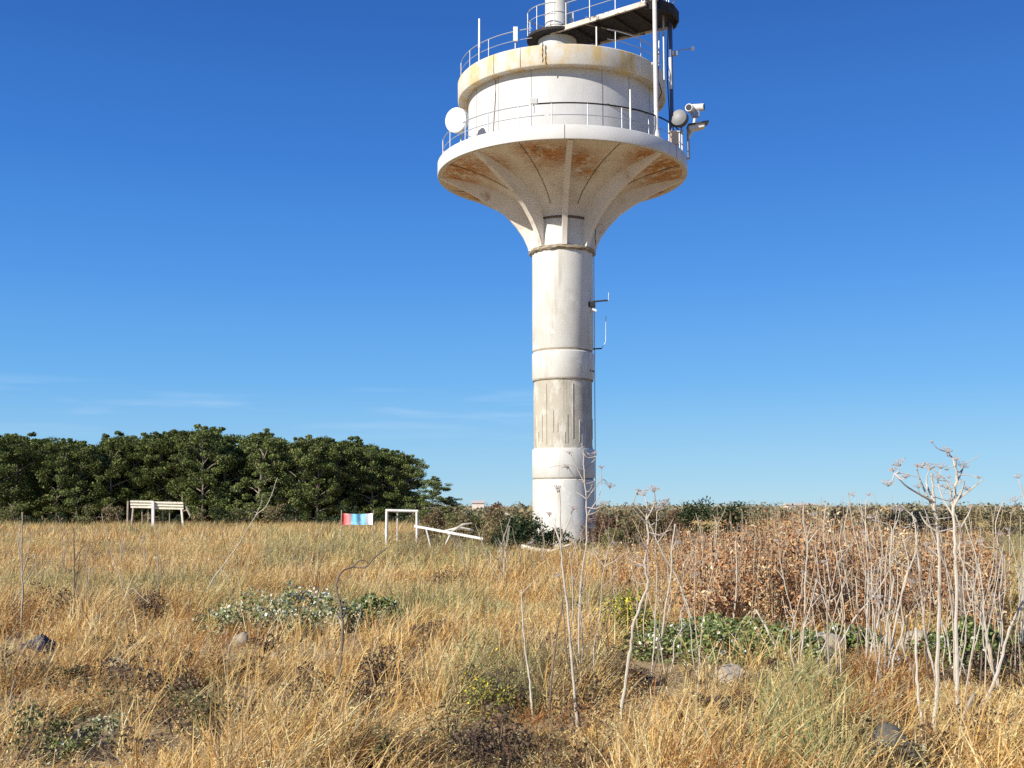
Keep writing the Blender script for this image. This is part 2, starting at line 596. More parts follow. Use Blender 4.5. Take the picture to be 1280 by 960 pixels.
for ph in (-40, -24, 36):
    MB().bar(tp(ph, 4.312, 18.3), tp(ph, 4.312, 19.03), 0.025, 0.012).build('parapet_joint', M['seam'], T)


def arc(r, z, p0, p1, n=60, sag=0):
    return [tp(p0 + (p1 - p0) * i / n, r, z - sag * math.sin(PI * i / n)) for i in range(n + 1)]


# lower railing
rl = MB().tube(arc(4.93, 16.07, -8, 95, 50), 0.017).build('railing', M['galv'], T)
MB().tube(arc(4.93, 16.52, -14, 95, 50), 0.03).build('top_rail', M['darksteel'], rl)
MB().tube(arc(4.93, 16.50, -160, -17, 60, 0.04), 0.022).build('top_rail', M['galv'], rl)
MB().tube(arc(4.93, 16.07, -160, -10, 60, 0.02), 0.017).build('mid_rail', M['galv'], rl)
MB().tube(arc(4.93, 16.50, 100, 200, 50), 0.024).build('top_rail', M['galv'], rl)
MB().tube(arc(4.93, 16.07, 100, 200, 50), 0.017).build('mid_rail', M['galv'], rl)
for k in range(24):
    ph = -156 + 15 * k + random.uniform(-1, 1)
    MB().tube([tp(ph, 4.93, 15.6), tp(ph, 4.93, 16.5)], 0.022).build('post', M['galv'], rl)
# roof railing
rl = MB().tube(arc(4.2, 19.42, 22, 342, 96), 0.014, 6, False).build('roof_railing', M['galv'], T)
MB().tube(arc(4.2, 19.80, 22, 342, 96), 0.02, 6, False).build('top_rail', M['galv'], rl)
for k in range(18):
    MB().tube([tp(27 + 18 * k, 4.2, 19.05), tp(27 + 18 * k, 4.2, 19.8)], 0.018).build('post', M['galv'], rl)
# mast, ring platform, gangway
MX = -0.17
MB().lathe([(0.82, 18.7), (0.80, 20.98)], 48, (MX, 0, 0)).build('mast_base', M['white'], T)
mm = MB().lathe([(0.50, 20.9), (0.50, 26.4), (0.46, 26.5), (0.0, 26.55)], 48, (MX, 0, 0)).build('mast', M['white'], T)
for z in (21.55, 22.1):
    MB().lathe([(0.495, z - .03), (0.525, z - .02), (0.525, z + .02), (0.495, z + .03)], 48, (MX, 0, 0)).build('mast_band', M['white'], mm)
MB().bar((MX + .62, -.05, 21.2), (MX + .62, -.05, 22.2), .16, .12).build('cabinet', M['whitesteel'], mm)
MB().lathe([(0.78, 21.0), (1.2, 20.98), (1.27, 21.0), (1.27, 21.11), (1.2, 21.13), (0.5, 21.13)], 64, (MX, 0, 0)).build('ring_platform', M['darksteel'], T)
U, N = Vector((0.80, -0.60, 0)), Vector((0.6, 0.8, 0))
O = Vector((MX, 0, 0))


def gp(u, n, z):
    return O + U * u + N * n + Vector((0, 0, z))


gw = MB()
prof = [(0.55, -0.70), (4.6, -0.70), (5.05, -0.35), (5.25, 0.35), (5.1, 1.1), (4.6, 1.62), (0.55, 1.16)]
n = len(prof)
gw.add([gp(u, q, 21.05) for u, q in prof] + [gp(u, q, 21.12) for u, q in prof],
       [tuple(range(n))[::-1], tuple(range(n, 2 * n))] + [(j, (j + 1) % n, n + (j + 1) % n, n + j) for j in range(n)])
gwo = gw.build('gangway', M['darksteel'], T, smooth=False)
o = MB()
o.bar(gp(0.2, -0.78, 21.06), gp(4.7, -0.78, 21.06), 0.10, 0.20)
o.build('edge_beam', M['beam'], gwo, smooth=False)
o = MB()
o.bar(gp(1.0, 1.24, 21.06), gp(4.7, 1.68, 21.06), 0.10, 0.20)
o.build('edge_beam', M['beam'], gwo, smooth=False)
o = MB()
for a, c_ in zip(prof[1:5], prof[2:6]):
    o.bar(gp(*a, 21.08), gp(*c_, 21.08), 0.06, 0.42)
o.build('end_plate', M['darksteel'], gwo, smooth=False)
for u in (1.3, 2.2, 3.1, 4.0):
    MB().bar(gp(u, -0.72, 20.99), gp(u, 1.24, 20.99), 0.08, 0.11).build('joist', M['darksteel'], gwo, smooth=False)
MB().bar(gp(1.9, -0.7, 20.98), gp(2.9, 1.2, 20.96), 0.06, 0.05).build('brace', M['joint'], gwo)
rl = MB().tube([gp(0.9, -0.74, 21.65), gp(4.6, -0.74, 21.65), gp(5.1, -0.35, 21.65), gp(5.22, 0.25, 21.65), gp(5.1, 0.85, 21.65), gp(4.6, 1.26, 21.65),
                gp(0.9, 1.26, 21.65)], 0.018).build('gangway_railing', M['galv'], T)
MB().tube([gp(0.9, -0.74, 22.12), gp(4.6, -0.74, 22.12), gp(5.1, -0.35, 22.12), gp(5.22, 0.25, 22.12), gp(5.1, 0.85, 22.12), gp(4.6, 1.26, 22.12),
           gp(0.9, 1.26, 22.12)], 0.024).build('top_rail', M['galv'], rl)
for (u, q) in ((0.95, -.74), (2.1, -.74), (3.3, -.74), (4.5, -.74), (5.15, .25), (4.5, 1.26), (3.3, 1.26), (2.1, 1.26), (1.0, 1.26)):
    MB().tube([gp(u, q, 21.1), gp(u, q, 22.12)], 0.022).build('post', M['galv'], rl)


def marc(r, z, a0, a1, n=40):
    return [O + tp(a0 + (a1 - a0) * i / n, r, z) for i in range(n + 1)]


rl = MB().tube(marc(1.25, 21.65, 95, 355), 0.018).build('ring_railing', M['galv'], T)
MB().tube(marc(1.25, 22.12, 95, 355), 0.024).build('top_rail', M['galv'], rl)
for k in range(8):
    a = 100 + 36 * k
    MB().tube([O + tp(a, 1.25, 21.1), O + tp(a, 1.25, 22.12)], 0.02).build('post', M['galv'], rl)
# poles that carry the gangway
px_ = Vector((3.46, -3.50, 0))
o = MB().tube([px_ + Vector((0, 0, 15.75)), px_ + Vector((0, 0, 21.2))], 0.085, 12).build('support_pole', M['whitesteel'], T)
MB().lathe([(0.16, 15.6), (0.16, 15.75), (0.10, 15.95)], 16, tuple(px_)).build('base_plate', M['rim'], o)
MB().box(px_ + Vector((0, 0, 21.25)), (0.3, 0.3, 0.12)).build('cap_plate', M['whitesteel'], o, smooth=False)
MB().tube([px_ + Vector((-.16, 0, 18.6)), px_ + Vector((0.02, 0, 18.6))], 0.05).build('bracket', M['whitesteel'], o)
p2 = Vector((4.30, -1.85, 0))
o = MB().tube([p2 + Vector((0, 0, 15.6)), p2 + Vector((0, 0, 21.1))], 0.075, 12).build('support_pole', M['shadedsteel'], T)
MB().tube([p2 + Vector((-.03, -.04, 18.2)), p2 + Vector((-.03, -.04, 19.5))], 0.07, 10).build('pole_sleeve', M['whitesteel'], o)
p3 = Vector((3.95, -2.35, 0))
MB().tube([p3 + Vector((0, 0, 18.4)), p3 + Vector((0, 0, 21.1))], 0.04, 8).build('hanger', M['galv'], T)
MB().tube([Vector((1.15, -4.12, 18.9)), Vector((1.15, -4.12, 19.8))], 0.03, 8).build('hanger', M['whitesteel'], T)
MB().tube([tp(60, 4.3, 17.9), tp(61, 4.36, 20.6)], 0.025, 6).build('hanger', M['galv'], T)
# chain hanging below the ring platform in front of the parapet
MB().tube([Vector((-0.9 + .012 * math.sin(k * 2.1), -4.33, 19.1 - .1 * k)) for k in range(9)], [.028 if k % 2 else .016 for k in range(9)], 6).build('hanging_chain', M['darksteel'], T)
# pale tube added for the whitish light halo along the shaft's shaded edge
MB().tube([tp(83, 1.26, 0), tp(83, 1.28, 4), tp(83, 1.28, 11.8)], 0.022, 6).build('halo_tube', M['whitesteel'], T)

for a0, z0, z1, rr in ((88, 7.4, 11.8, 1.29), (70, 12.2, 12.9, 1.4)):
    MB().tube([tp(a0 + 2 * math.sin(k * 1.3), rr, z0 + (z1 - z0) * k / 8) for k in range(9)], 0.016, 5).build('cable', M['darksteel'], T)
MB().tube([p2 + Vector((-.12 + .03 * math.sin(k), .03, 15.9 + .65 * k)) for k in range(9)], 0.022, 5).build('cable', M['darksteel'], T)
MB().tube([gp(4.4, .9, 20.95), gp(4.3, .6, 20.3), gp(4.5, .5, 19.4), gp(4.35, .7, 18.6), tp(62, 4.4, 18.0), tp(63, 4.0, 17.3)], 0.02, 5).build('cable', M['darksteel'], T)
MB().tube([tp(-56, 5.0, 16.5), tp(-54, 4.7, 16.0), tp(-50, 4.2, 15.75), tp(-46, 3.9, 16.1), tp(-44, 3.9, 17.6), tp(-44, 3.9, 18.25)], 0.015, 5).build('cable', M['joint'], T)
MB().tube([tp(24 + k * 3, 3.9, 17.0 - .12 * math.sin(k * .5)) for k in range(12)], 0.014, 5).build('cable', M['joint'], T)

# things mounted on the tower --------------------------------------------------
B0 = Vector((TX, TY, 0))


def disc(c, nrm, r, depth, n=40, dome=0.0):
    """a drum facing nrm, front dished out by dome"""
    nrm = Vector(nrm).normalized()
    q = nrm.to_track_quat('Z', 'Y').to_matrix()
    o_ = MB().lathe([(0, -depth), (r * .96, -depth), (r, -depth * .9), (r, -.02), (r * .97, 0), (r * .6, dome * .6), (r * .25, dome * .95), (0, dome)], n)
    o_.v = [tuple(Vector(c) + q @ Vector(v)) for v in o_.v]
    return o_


c0 = B0 + tp(-57, 5.08, 16.62)
d = empty('dish_antenna', c0, 'round white dish antenna mounted on the left side of the lower platform railing', 'antenna')
nrm = Vector((-0.50, -0.85, -0.12))
disc((0, 0, 0), nrm, 0.49, 0.22, 48, 0.05).build('radome', M['dish'], d)
MB().tube([-nrm * .15, -nrm * .42], 0.06, 8).build('mount_arm', M['galv'], d)
MB().tube([-nrm * .42 + Vector((0, 0, -1.0)), -nrm * .42 + Vector((0, 0, .3))], 0.045, 8).build('mount_pole', M['galv'], d)

c1 = B0 + Vector((4.52, -2.15, 16.95))
d = empty('drum_antenna', c1, 'grey drum shaped antenna on the right edge of the lower platform', 'antenna')
nrm = Vector((-.45, -.88, .05))
disc((0, 0, 0), nrm, 0.33, 0.30, 40, 0.03).build('shroud', M['drumant'], d)
MB().tube([-nrm * .3, Vector((.18, .35, -.5)), Vector((.18, .35, -1.4))], 0.05, 8).build('mount_pole', M['galv'], d)

c2 = B0 + Vector((5.02, -1.35, 15.6))
d = empty('surveillance_camera', c2, 'silver surveillance camera unit on a post beyond the right rim of the platform', 'camera unit')
MB().tube([(0, 0, -.1), (0, 0, 1.15)], 0.06, 10).build('mount_post', M['galv'], d)
MB().tube([(0, 0, .75), (.2, -.05, 1.15), (.28, -.05, 1.62)], 0.06, 8).build('arm', M['whitesteel'], d)
hd = disc((.62, -.2, 1.98), (.93, -.3, -.05), 0.15, 0.50, 20).build('housing', M['whitesteel'], d)
disc((.645, -.21, 1.98), (.93, -.3, -.05), 0.12, 0.06, 20).build('lens', M['blackglass'], hd)
hd = disc((-.02, -.35, 1.92), (-.5, -.85, 0), 0.16, 0.40, 20).build('housing', M['whitesteel'], d)
disc((-.03, -.37, 1.92), (-.5, -.85, 0), 0.125, 0.06, 20).build('lens', M['blackglass'], hd)
MB().box((.28, -.08, 1.78), (.3, .22, .3)).build('pan_head', M['galv'], d)
MB().bar((-.05, -.1, 1.22), (.78, -.1, 1.36), .55, .05).build('hood', M['drumant'], d, smooth=False)
MB().bar((.0, -.1, 1.10), (.62, -.1, 1.24), .4, .16).build('tray', M['whitesteel'], d, smooth=False)

c3 = B0 + Vector((4.25, -2.72, 15.64))
d = empty('equipment_box', c3, 'small tan equipment box on the right end of the platform rim', 'box')
MB().box((0, 0, .24), (.34, .26, .46)).build('cabinet', M['tan'], d, smooth=False)
MB().box((0, -.02, .49), (.40, .32, .04)).build('lid', M['whitesteel'], d, smooth=False)

c4 = B0 + tp(-14.5, 5.0, 16.45)
d = empty('floodlight', c4, 'small white floodlight clamped to the middle of the lower railing', 'floodlight')
MB().box((0, -.06, .14), (.30, .12, .24), Matrix.Rotation(R(18), 3, 'X')).build('head', M['dish'], d, smooth=False)
MB().box((0, -.128, .12), (.24, .012, .18), Matrix.Rotation(R(18), 3, 'X')).build('glass', M['dish'], d, smooth=False)
MB().tube([(0, 0, -.3), (0, 0, .1)], .03).build('bracket', M['galv'], d)

c5 = B0 + tp(-27, 4.25, 19.35)
d = empty('sector_antenna', c5, 'white boxy antenna standing on the roof railing left of the mast', 'antenna')
MB().box((0, -.06, .28), (.17, .10, .56)).build('radome', M['dish'], d, smooth=False)
MB().tube([(0, 0, -.3), (0, 0, .6)], .025).build('mount_pole', M['galv'], d)

c6 = B0 + tp(-52, 4.25, 19.05)
d = empty('whip_antenna', c6, 'thin white whip antenna rising from the left of the roof railing', 'antenna')
MB().tube([(0, 0, 0.0), (0, 0, .55)], .035, 8).build('base', M['galv'], d)
MB().tube([(0, 0, .55), (0, 0, 1.75)], [.045, .035], 8).build('whip', M['dish'], d)

c7 = B0 + tp(28.5, 4.98, 15.64)
d = empty('whip_antenna', c7, 'white whip antenna on the lower railing in front of the drum', 'antenna')
MB().tube([(0, 0, 0), (0, 0, .5)], .035, 8).build('base', M['galv'], d)
MB().tube([(0, 0, .5), (0, 0, 1.6)], [.035, .025], 8).build('whip', M['dish'], d)

c8 = B0 + p2 + Vector((0.06, 0, 19.7))
d = empty('yagi_antenna', c8, 'thin horizontal rod antenna with a white tip on the dark gangway pole', 'antenna')
MB().tube([(0, 0, 0), (.42, -.1, .12), (.75, -.2, .1)], .02).build('boom', M['galv'], d)
MB().box((.78, -.2, .12), (.12, .12, .12)).build('tip', M['dish'], d, smooth=False)
MB().box((.1, -.03, -.02), (.18, .14, .18)).build('clamp', M['galv'], d, smooth=False)
c9 = B0 + gp(5.2, .3, 21.9)
d = empty('yagi_antenna', c9, 'dark rod antenna sticking out beyond the end of the gangway railing', 'antenna')
MB().tube([(-.1, 0, -.25), (.5, -.1, -.12), (.85, -.15, -.02)], .025).build('boom', M['galv'], d)
for k in range(3):
    MB().tube([(.3 + .2 * k, -.1, -.28 + .03 * k), (.3 + .2 * k, -.1, .06 + .03 * k)], .014).build('element', M['galv'], d)

c10 = B0 + tp(62, 1.24, 9.72)
d = empty('side_antenna', c10, 'dark bracket antenna with an upright rod high on the right side of the tower shaft', 'antenna')
MB().box((.02, -.03, 0), (.34, .22, .20)).build('clamp', M['darksteel'], d, smooth=False)
MB().bar((.1, -.03, .13), (.70, -.03, .18), .05, .06).build('arm', M['darksteel'], d, smooth=False)
MB().tube([(.72, -.03, .15), (.74, -.03, .5)], .016).build('whip', M['galv'], d)
MB().box((.15, -.05, -.22), (.18, .12, .08), Matrix.Rotation(R(25), 3, 'Y')).build('insulator', M['dish'], d, smooth=False)
c11 = B0 + tp(80, 1.24, 7.98)
d = empty('side_antenna', c11, 'slim bracket with a pale whip low on the right side of the tower shaft', 'antenna')
MB().bar((-.02, -.03, 0), (.34, -.03, .02), .05, .05).build('arm', M['darksteel'], d, smooth=False)
MB().tube([(.32, -.03, 0), (.50, -.03, .28), (.52, -.03, 1.35)], .014).build('whip', M['galv'], d)
c12 = B0 + tp(62, 1.25, 7.05)
d = empty('wall_bracket', c12, 'small dark bracket on the white band of the tower shaft', 'bracket')
MB().bar((-.12, -.04, .03), (.12, -.04, -.03), .05, .06).build('plate', M['darksteel'], d, smooth=False)
MB().tube([(0, -.04, 0), (.02, -.14, -.02)], .02).build('bolt', M['galv'], d)


# ------------------------------------------------------------------ trees of the wood
PINE = [(4, (0.088, 0.122, 0.032)), (4, (0.135, 0.172, 0.046)), (3, (0.22, 0.255, 0.07)), (2, (0.040, 0.052, 0.020)), (0.7, (0.28, 0.24, 0.11))]


def make_tree(name, seed, H, W, label, group, low=0.16):
    rr = random.Random(seed)
    t = empty(name, (0, 0, 0), label, 'tree', group)
    tr = MB()
    top = Vector((rr.uniform(-.5, .5), rr.uniform(-.5, .5), H * .86))
    mid = Vector((rr.uniform(-.35, .35), rr.uniform(-.3, .3), H * .42))
    tr.tube([(0, 0, -.2), tuple(mid * .5), tuple(mid), tuple((mid + top) / 2), tuple(top)], [.15, .12, .10, .07, .03], 7)
    cs, rs_ = [], []
    nb = int(26 + W * 5)
    for k in range(nb):
        h = H * (low + (1 - low) * (k + rr.random()) / nb)
        q = h / H
        reach = W * .5 * (0.80 + .35 * math.sin(PI * min(1, q * .95 + .1))) * rr.uniform(.35, 1.12)
        a = rr.uniform(0, 2 * PI)
        base = mid * (q / .42) if q < .42 else mid + (top - mid) * min(1, (q - .42) / .44)
        base = Vector((base.x, base.y, min(h * .8, H * .84)))
        e = Vector((base.x + reach * math.cos(a), base.y + reach * math.sin(a), h))
        if k % 2 == 0:
            tr.tube([tuple(base), tuple((base + e) / 2 + Vector((0, 0, .12))), tuple(e)], [.055, .04, .015], 5)
        cs.append(tuple(e))
        rs_.append(rr.uniform(.38, .80) * W / 4.2)
        if rr.random() < .6:
            cs.append(tuple(e + Vector((rr.uniform(-.9, .9), rr.uniform(-.9, .9), rr.uniform(-.4, .3)))))
            rs_.append(rr.uniform(.4, .7) * W / 4.2)
    for k in range(7):                                # ragged top tufts
        cs.append((top.x + rr.uniform(-.9, .9), top.y + rr.uniform(-.9, .9), H * rr.uniform(.86, 1.07)))
        rs_.append(rr.uniform(.24, .46))
    tr.build('trunk', M['trunk'], t)
    P = clumps(cs, rs_, 130, .5, .15)
    n = len(P)
    V, Ft = leaf_quads(P, 0.25, (-.3, -.3, .7), .45)
    cc = np.repeat(pick([(1, (1, 1, 1))], len(cs)), 130, 0)  # clump tone
    c_ = pick(PINE, n) * (0.1 + 0.9 * cc)
    nmesh('crown', V, [Ft], np.repeat(c_, 4, 0), M['leaf'], t)
    return t


def dup(root, loc, rotz=0, scale=(1, 1, 1), label=None, group=None):
    r = root.copy()
    COL.objects.link(r)
    r.location = loc
    r.rotation_euler = (0, 0, rotz)
    r.scale = scale
    if label:
        r['label'] = label
    if group:
        r['group'] = group
    for ch in list(root.children):
        c = ch.copy()
        COL.objects.link(c)
        c.parent = r
        for gch in list(ch.children):
            d_ = gch.copy()
            COL.objects.link(d_)
            d_.parent = c
    return r


WOOD = 'trees of the dark wood'
protos = [make_tree('pine_tree', 100 + k, 8.0, 4.6 + .4 * (k % 3), 'dark green tree packed into the wood left of the tower', WOOD, .10 + .05 * (k % 3)) for k in range(6)]
used = [False] * 6


def put_tree(k, loc, rz, sc, label=None, group=None):
    if not used[k]:
        used[k] = True
        o_ = protos[k]
        o_.location, o_.rotation_euler, o_.scale = loc, (0, 0, rz), sc
        if label:
            o_['label'] = label
            if 'group' in o_:
                del o_['group']
        return o_
    o_ = dup(protos[k], loc, rz, sc, label, group)
    if label and 'group' in o_:
        del o_['group']
    return o_


# silhouette of the wood: (pixel x, pixel y of the top)
sil = [(-40, 545), (0, 546), (20, 544), (50, 551), (75, 549), (100, 554), (122, 555), (142, 544), (165, 553), (188, 544), (210, 541), (232, 540), (256, 534), (280, 550), (302, 551),
       (325, 539), (348, 549), (372, 547), (398, 549), (424, 549), (448, 555), (468, 559), (488, 563), (506, 568)]
for i, (px, py) in enumerate(sil):
    Yd = 91 + random.uniform(0, 4)
    top = at(px, py + 6, Yd)
    s_ = top.z / 8.0
    lab = None
    if px == 256:
        lab = 'tallest tree of the dark wood, its ragged top above the rest'
    if px == 506:
        lab = 'full height tree closing the right end of the dark wood'
    put_tree(i % 6, (top.x, Yd, 0), random.uniform(0, 6.28), (s_ * .85, s_ * .85, s_), lab)
for row, (y0_, dpx, lo, hi) in enumerate(((97, 11, 1, 9), (102, 5, -1, 7), (107, 16, 0, 8))):       # rows behind, seen through and just above the front crowns
    for i, (px, py) in enumerate(sil):
        Yd = y0_ + random.uniform(0, 3)
        if px + dpx > 503:
            continue
        top = at(px + dpx + random.uniform(-5, 5), py + 4 + random.uniform(lo, hi), Yd)
        s_ = top.z / 8.0
        put_tree((i * 5 + 2 + row) % 6, (top.x, Yd, 0), random.uniform(0, 6.28), (s_, s_, s_))
for i, (px, py, lab) in enumerate([(538, 600, 'short bushy tree at the right foot of the wood, half the height of the wood'),
                                   (562, 623, 'small dark tree standing low just right of the wood'),
                                   ]):
    top = at(px, py, 90)
    s_ = top.z / 8.0
    put_tree((i + 3) % 6, (top.x, 90, 0), i, (s_ * 1.25, s_ * 1.25, s_), lab)


# ------------------------------------------------------------------ shrubs
def shrub(name, px, py_top, py_base, Yd, wpx, pal, label, cat='shrub', n=1500, leaf=.09, m_=None, seed=0, stems=True, group=None, flat=.85, h0=0.0, ncl=14, zmin=.15,
          nb=(-.1, -.1, .35)):
    rr = random.Random(seed + int(px * 7))
    base = at(px, py_base, Yd)
    x = base.x
    z0 = float(gz(x, Yd))
    H = max(.25, at(px, py_top, Yd).z - z0)
    Wd = wpx / F * Yd
    t = empty(name, (x, Yd, z0), label, cat, group)
    cs, rs_ = [], []
    for k in range(ncl):
        a = rr.uniform(0, 2 * PI)
        q = math.sqrt(rr.random()) * .72
        hz = rr.uniform(zmin, 1.0)
        lim = math.sqrt(max(0.05, 1 - (hz * .85) ** 2))
        r_ = rr.uniform(.16, .26)
        cs.append((Wd * .5 * q * lim * math.cos(a) * 1.15, Wd * .42 * q * lim * math.sin(a), H * (hz - r_ * .5)))
        rs_.append(r_ * min(Wd, H * 1.3))
    P = clumps(cs, rs_, n // ncl, flat, .3)
    P[:, 2] = np.maximum(P[:, 2], 0.03)
    V, Ft = leaf_quads(P, leaf, nb, .5)
    c_ = pick(pal, len(P))
    nmesh('foliage', V, [Ft], np.repeat(c_, 4, 0), m_ or M['leaf'], t)
    if stems:
        for c_ in cs[:3]:
            MB().tube([(0, 0, -.05), (c_[0] * .45, c_[1] * .45, c_[2] * .6), c_], [.018, .012, .006], 5).build('stem', M['stalkdark'], t)
    return t


DARKG = [(4, (0.030, 0.050, 0.018)), (3, (0.045, 0.072, 0.025)), (1, (0.08, 0.11, 0.04)), (1, (0.02, 0.03, 0.014))]
OLIVE = [(3, (0.19, 0.165, 0.075)), (3, (0.26, 0.21, 0.11)), (2, (0.12, 0.125, 0.05)), (2, (0.38, 0.30, 0.17)), (1, (0.20, 0.11, 0.06))]
OLIVEG = [(3, (0.15, 0.17, 0.06)), (3, (0.21, 0.215, 0.085)), (2, (0.31, 0.27, 0.13)), (1, (0.08, 0.10, 0.035))]
TANS = [(3, (0.36, 0.27, 0.14)), (3, (0.28, 0.19, 0.10)), (2, (0.48, 0.38, 0.22)), (1, (0.16, 0.13, 0.06))]
BROWN = [(3, (0.20, 0.11, 0.06)), (3, (0.13, 0.075, 0.045)), (2, (0.28, 0.19, 0.11)), (1, (0.10, 0.09, 0.04))]
BRAMB = [(4, (0.20, 0.235, 0.085)), (3, (0.27, 0.30, 0.13)), (2.6, (0.48, 0.50, 0.34)), (2.4, (0.74, 0.75, 0.62)), (1.5, (0.10, 0.13, 0.045)), (1.5, (0.40, 0.34, 0.16))]  # whitest entries are glints on the leaves, put into the colour
LUSH = [(4, (0.14, 0.20, 0.05)), (3, (0.20, 0.26, 0.075)), (2, (0.31, 0.34, 0.13)), (.9, (0.70, 0.71, 0.56)), (.8, (0.40, 0.33, 0.15)), (2, (0.06, 0.095, 0.03))]

shrub('juniper_bush', 872, 618, 690, 31, 58, DARKG, 'rounded dark green bush right of the tower, the taller of a pair', 'bush', 4200, .085, seed=1, zmin=.05, ncl=34)
shrub('juniper_bush', 920, 626, 690, 32, 64, DARKG, 'low wide dark green bush right of the tower, the shorter of a pair', 'bush', 4200, .085, seed=2, zmin=.05, ncl=34)
shrub('evergreen_shrub', 648, 648, 706, 35.0, 104, DARKG, 'dark green shrub at the left foot of the tower', 'bush', 4600, .10, seed=3, zmin=.05, ncl=18)
shrub('evergreen_shrub', 700, 662, 706, 35.4, 86, DARKG, 'small dark green shrub in front of the tower foot', 'bush', 1700, .09, seed=4, zmin=.05)
shrub('dry_shrub', 620, 626, 700, 42.5, 34, BROWN, 'tall brown leaved shrub between the white beam and the tower', 'shrub', 1700, .09, M['dryleaf'], 5)
for i, (px, pt, wd, pal, lab) in enumerate([
        (545, 634, 44, OLIVE, 'grey olive shrub behind the white pipe frame'),
        (580, 629, 46, OLIVE, 'olive brown shrub behind the tilted white beam'),
        (640, 652, 34, OLIVEG, 'green grey shrub below the pale wall left of the tower'),
        (752, 637, 40, OLIVE, 'olive brown shrub touching the right side of the tower foot'),
        (778, 642, 46, OLIVEG, 'greenish shrub second to the right of the tower'),
        (806, 640, 44, OLIVE, 'brownish shrub third to the right of the tower, behind a forked stalk'),
        (838, 640, 48, OLIVE, 'olive shrub just left of the taller dark round bush')]):
    shrub('dry_shrub', px, pt, 690, 46 + (i % 3) * 2, wd, pal, lab, 'shrub', 1500, .10, M['dryleaf'], 20 + i)
for i in range(26):
    px = 528 + i * 13.2 + random.uniform(-5, 5)
    if 655 < px < 748:
        px = random.choice([random.uniform(612, 660), random.uniform(745, 870)])
    shrub('dry_shrub', px, 630 + random.uniform(2, 16), 690, random.uniform(37, 43) if px > 612 else random.uniform(45, 50), random.uniform(34, 58), random.choice([OLIVE, OLIVE, OLIVEG, BROWN]),
          'waist high olive brown shrub in the scrub around the tower foot', 'shrub', 1000, .10, M['dryleaf'], 200 + i, group='scrub around the tower foot')
for i in range(22):
    px = 955 + i * 17 + random.uniform(-5, 5)
    shrub('field_shrub', px, 631 + random.uniform(0, 6), 665, 52 + random.uniform(0, 14), random.uniform(34, 60), random.choice([OLIVE, OLIVE, TANS]),
          'low olive brown shrub in the far scrub behind the dry thicket', 'shrub', 800, .13, M['dryleaf'], 60 + i, group='low shrubs behind the dry thicket')
for i in range(16):
    px = 10 + i * 33 + random.uniform(-8, 8)
    shrub('wood_edge_shrub', px, 630 + random.uniform(0, 14), 655, 84 + random.uniform(0, 4), random.uniform(34, 60), random.choice([OLIVEG, DARKG, DARKG, OLIVE]),
          'low shrub along the grassy foot of the dark wood', 'shrub', 800, .16, M['leaf'], 90 + i, group='shrubs at the foot of the wood')

# far scrub band all round the horizon
npt = 52000
yy = 110 + 260 * RS.random(npt) ** 1.5
xx = RS.uniform(-.62, .62, npt) * yy
keep = (RS.random(npt) < .25 + .75 * (np.sin(xx * .21 + 1) * np.sin(xx * .083 + yy * .05) > -.2))
xx, yy = xx[keep], yy[keep]
hh = (1.2 + .9 * np.sin(xx * .35 + yy * .11) * np.sin(xx * .13 + .7) + .5 * np.sin(xx * 1.3)) * (1 + (yy - 110) / 260)
hh = np.maximum(hh, .5) * .70
P = np.stack([xx, yy, hh * RS.random(len(xx)) ** .6], -1)
V, Ft = leaf_quads(P, .62, (0, -.2, .5), .6)
c_ = pick([(3, (0.21, 0.195, 0.11)), (1.5, (0.12, 0.13, 0.075)), (3, (0.31, 0.255, 0.15)), (2, (0.40, 0.32, 0.18))], len(P))
o = nmesh('far_scrub', V, [Ft], np.repeat(c_, 4, 0), M['leaf'])
tag(o, 'band of dark scrub along the far horizon', 'scrub', kind='stuff')

# two far white houses and the pale wall left of the tower
for px, py, wd, lab in ((598, 625.5, 2.4, 'tiny white house on the far horizon just left of the tower'), (1000, 629, 6, 'tiny pale house on the far horizon behind the thicket')):
    Yd = 230
    p = at(px, py, Yd)
    h_ = p.z
    t = empty('far_house', (p.x, Yd, 0), lab, 'house')
    MB().box((0, 0, h_ * .4), (wd, 4.5, h_ * .8)).build('wall', M['wall'], t, smooth=False)
    q = MB()
    a, b_ = wd / 2 + .2, 2.5
    q.add([(-a, -b_, h_ * .8), (a, -b_, h_ * .8), (a, b_, h_ * .8), (-a, b_, h_ * .8), (-a, 0, h_), (a, 0, h_)],
          [(0, 1, 5, 4), (2, 3, 4, 5), (0, 4, 3), (1, 2, 5), (3, 2, 1, 0)])
    q.build('roof', M['roof'], t, smooth=False)
p0, p1 = at(622, 641, 55), at(647, 648, 55)
t = MB()
prof = [(p0.x, 1.30), (p0.x + .25, 1.36), (p0.x + .7, 1.30), (p1.x - .1, 1.18), (p1.x, 1.0), (p1.x, -.1), (p0.x, -.1)]
n = len(prof)
t.add([(x, 54.8, z) for x, z in prof] + [(x, 55.3, z) for x, z in prof],
      [tuple(range(n))[::-1], tuple(range(n, 2 * n))] + [(j, (j + 1) % n, n + (j + 1) % n, n + j) for j in range(n)])
tag(t.build('ruined_wall', M['wall'], smooth=False), 'stump of a pale whitewashed wall behind shrubs left of the tower', 'wall')

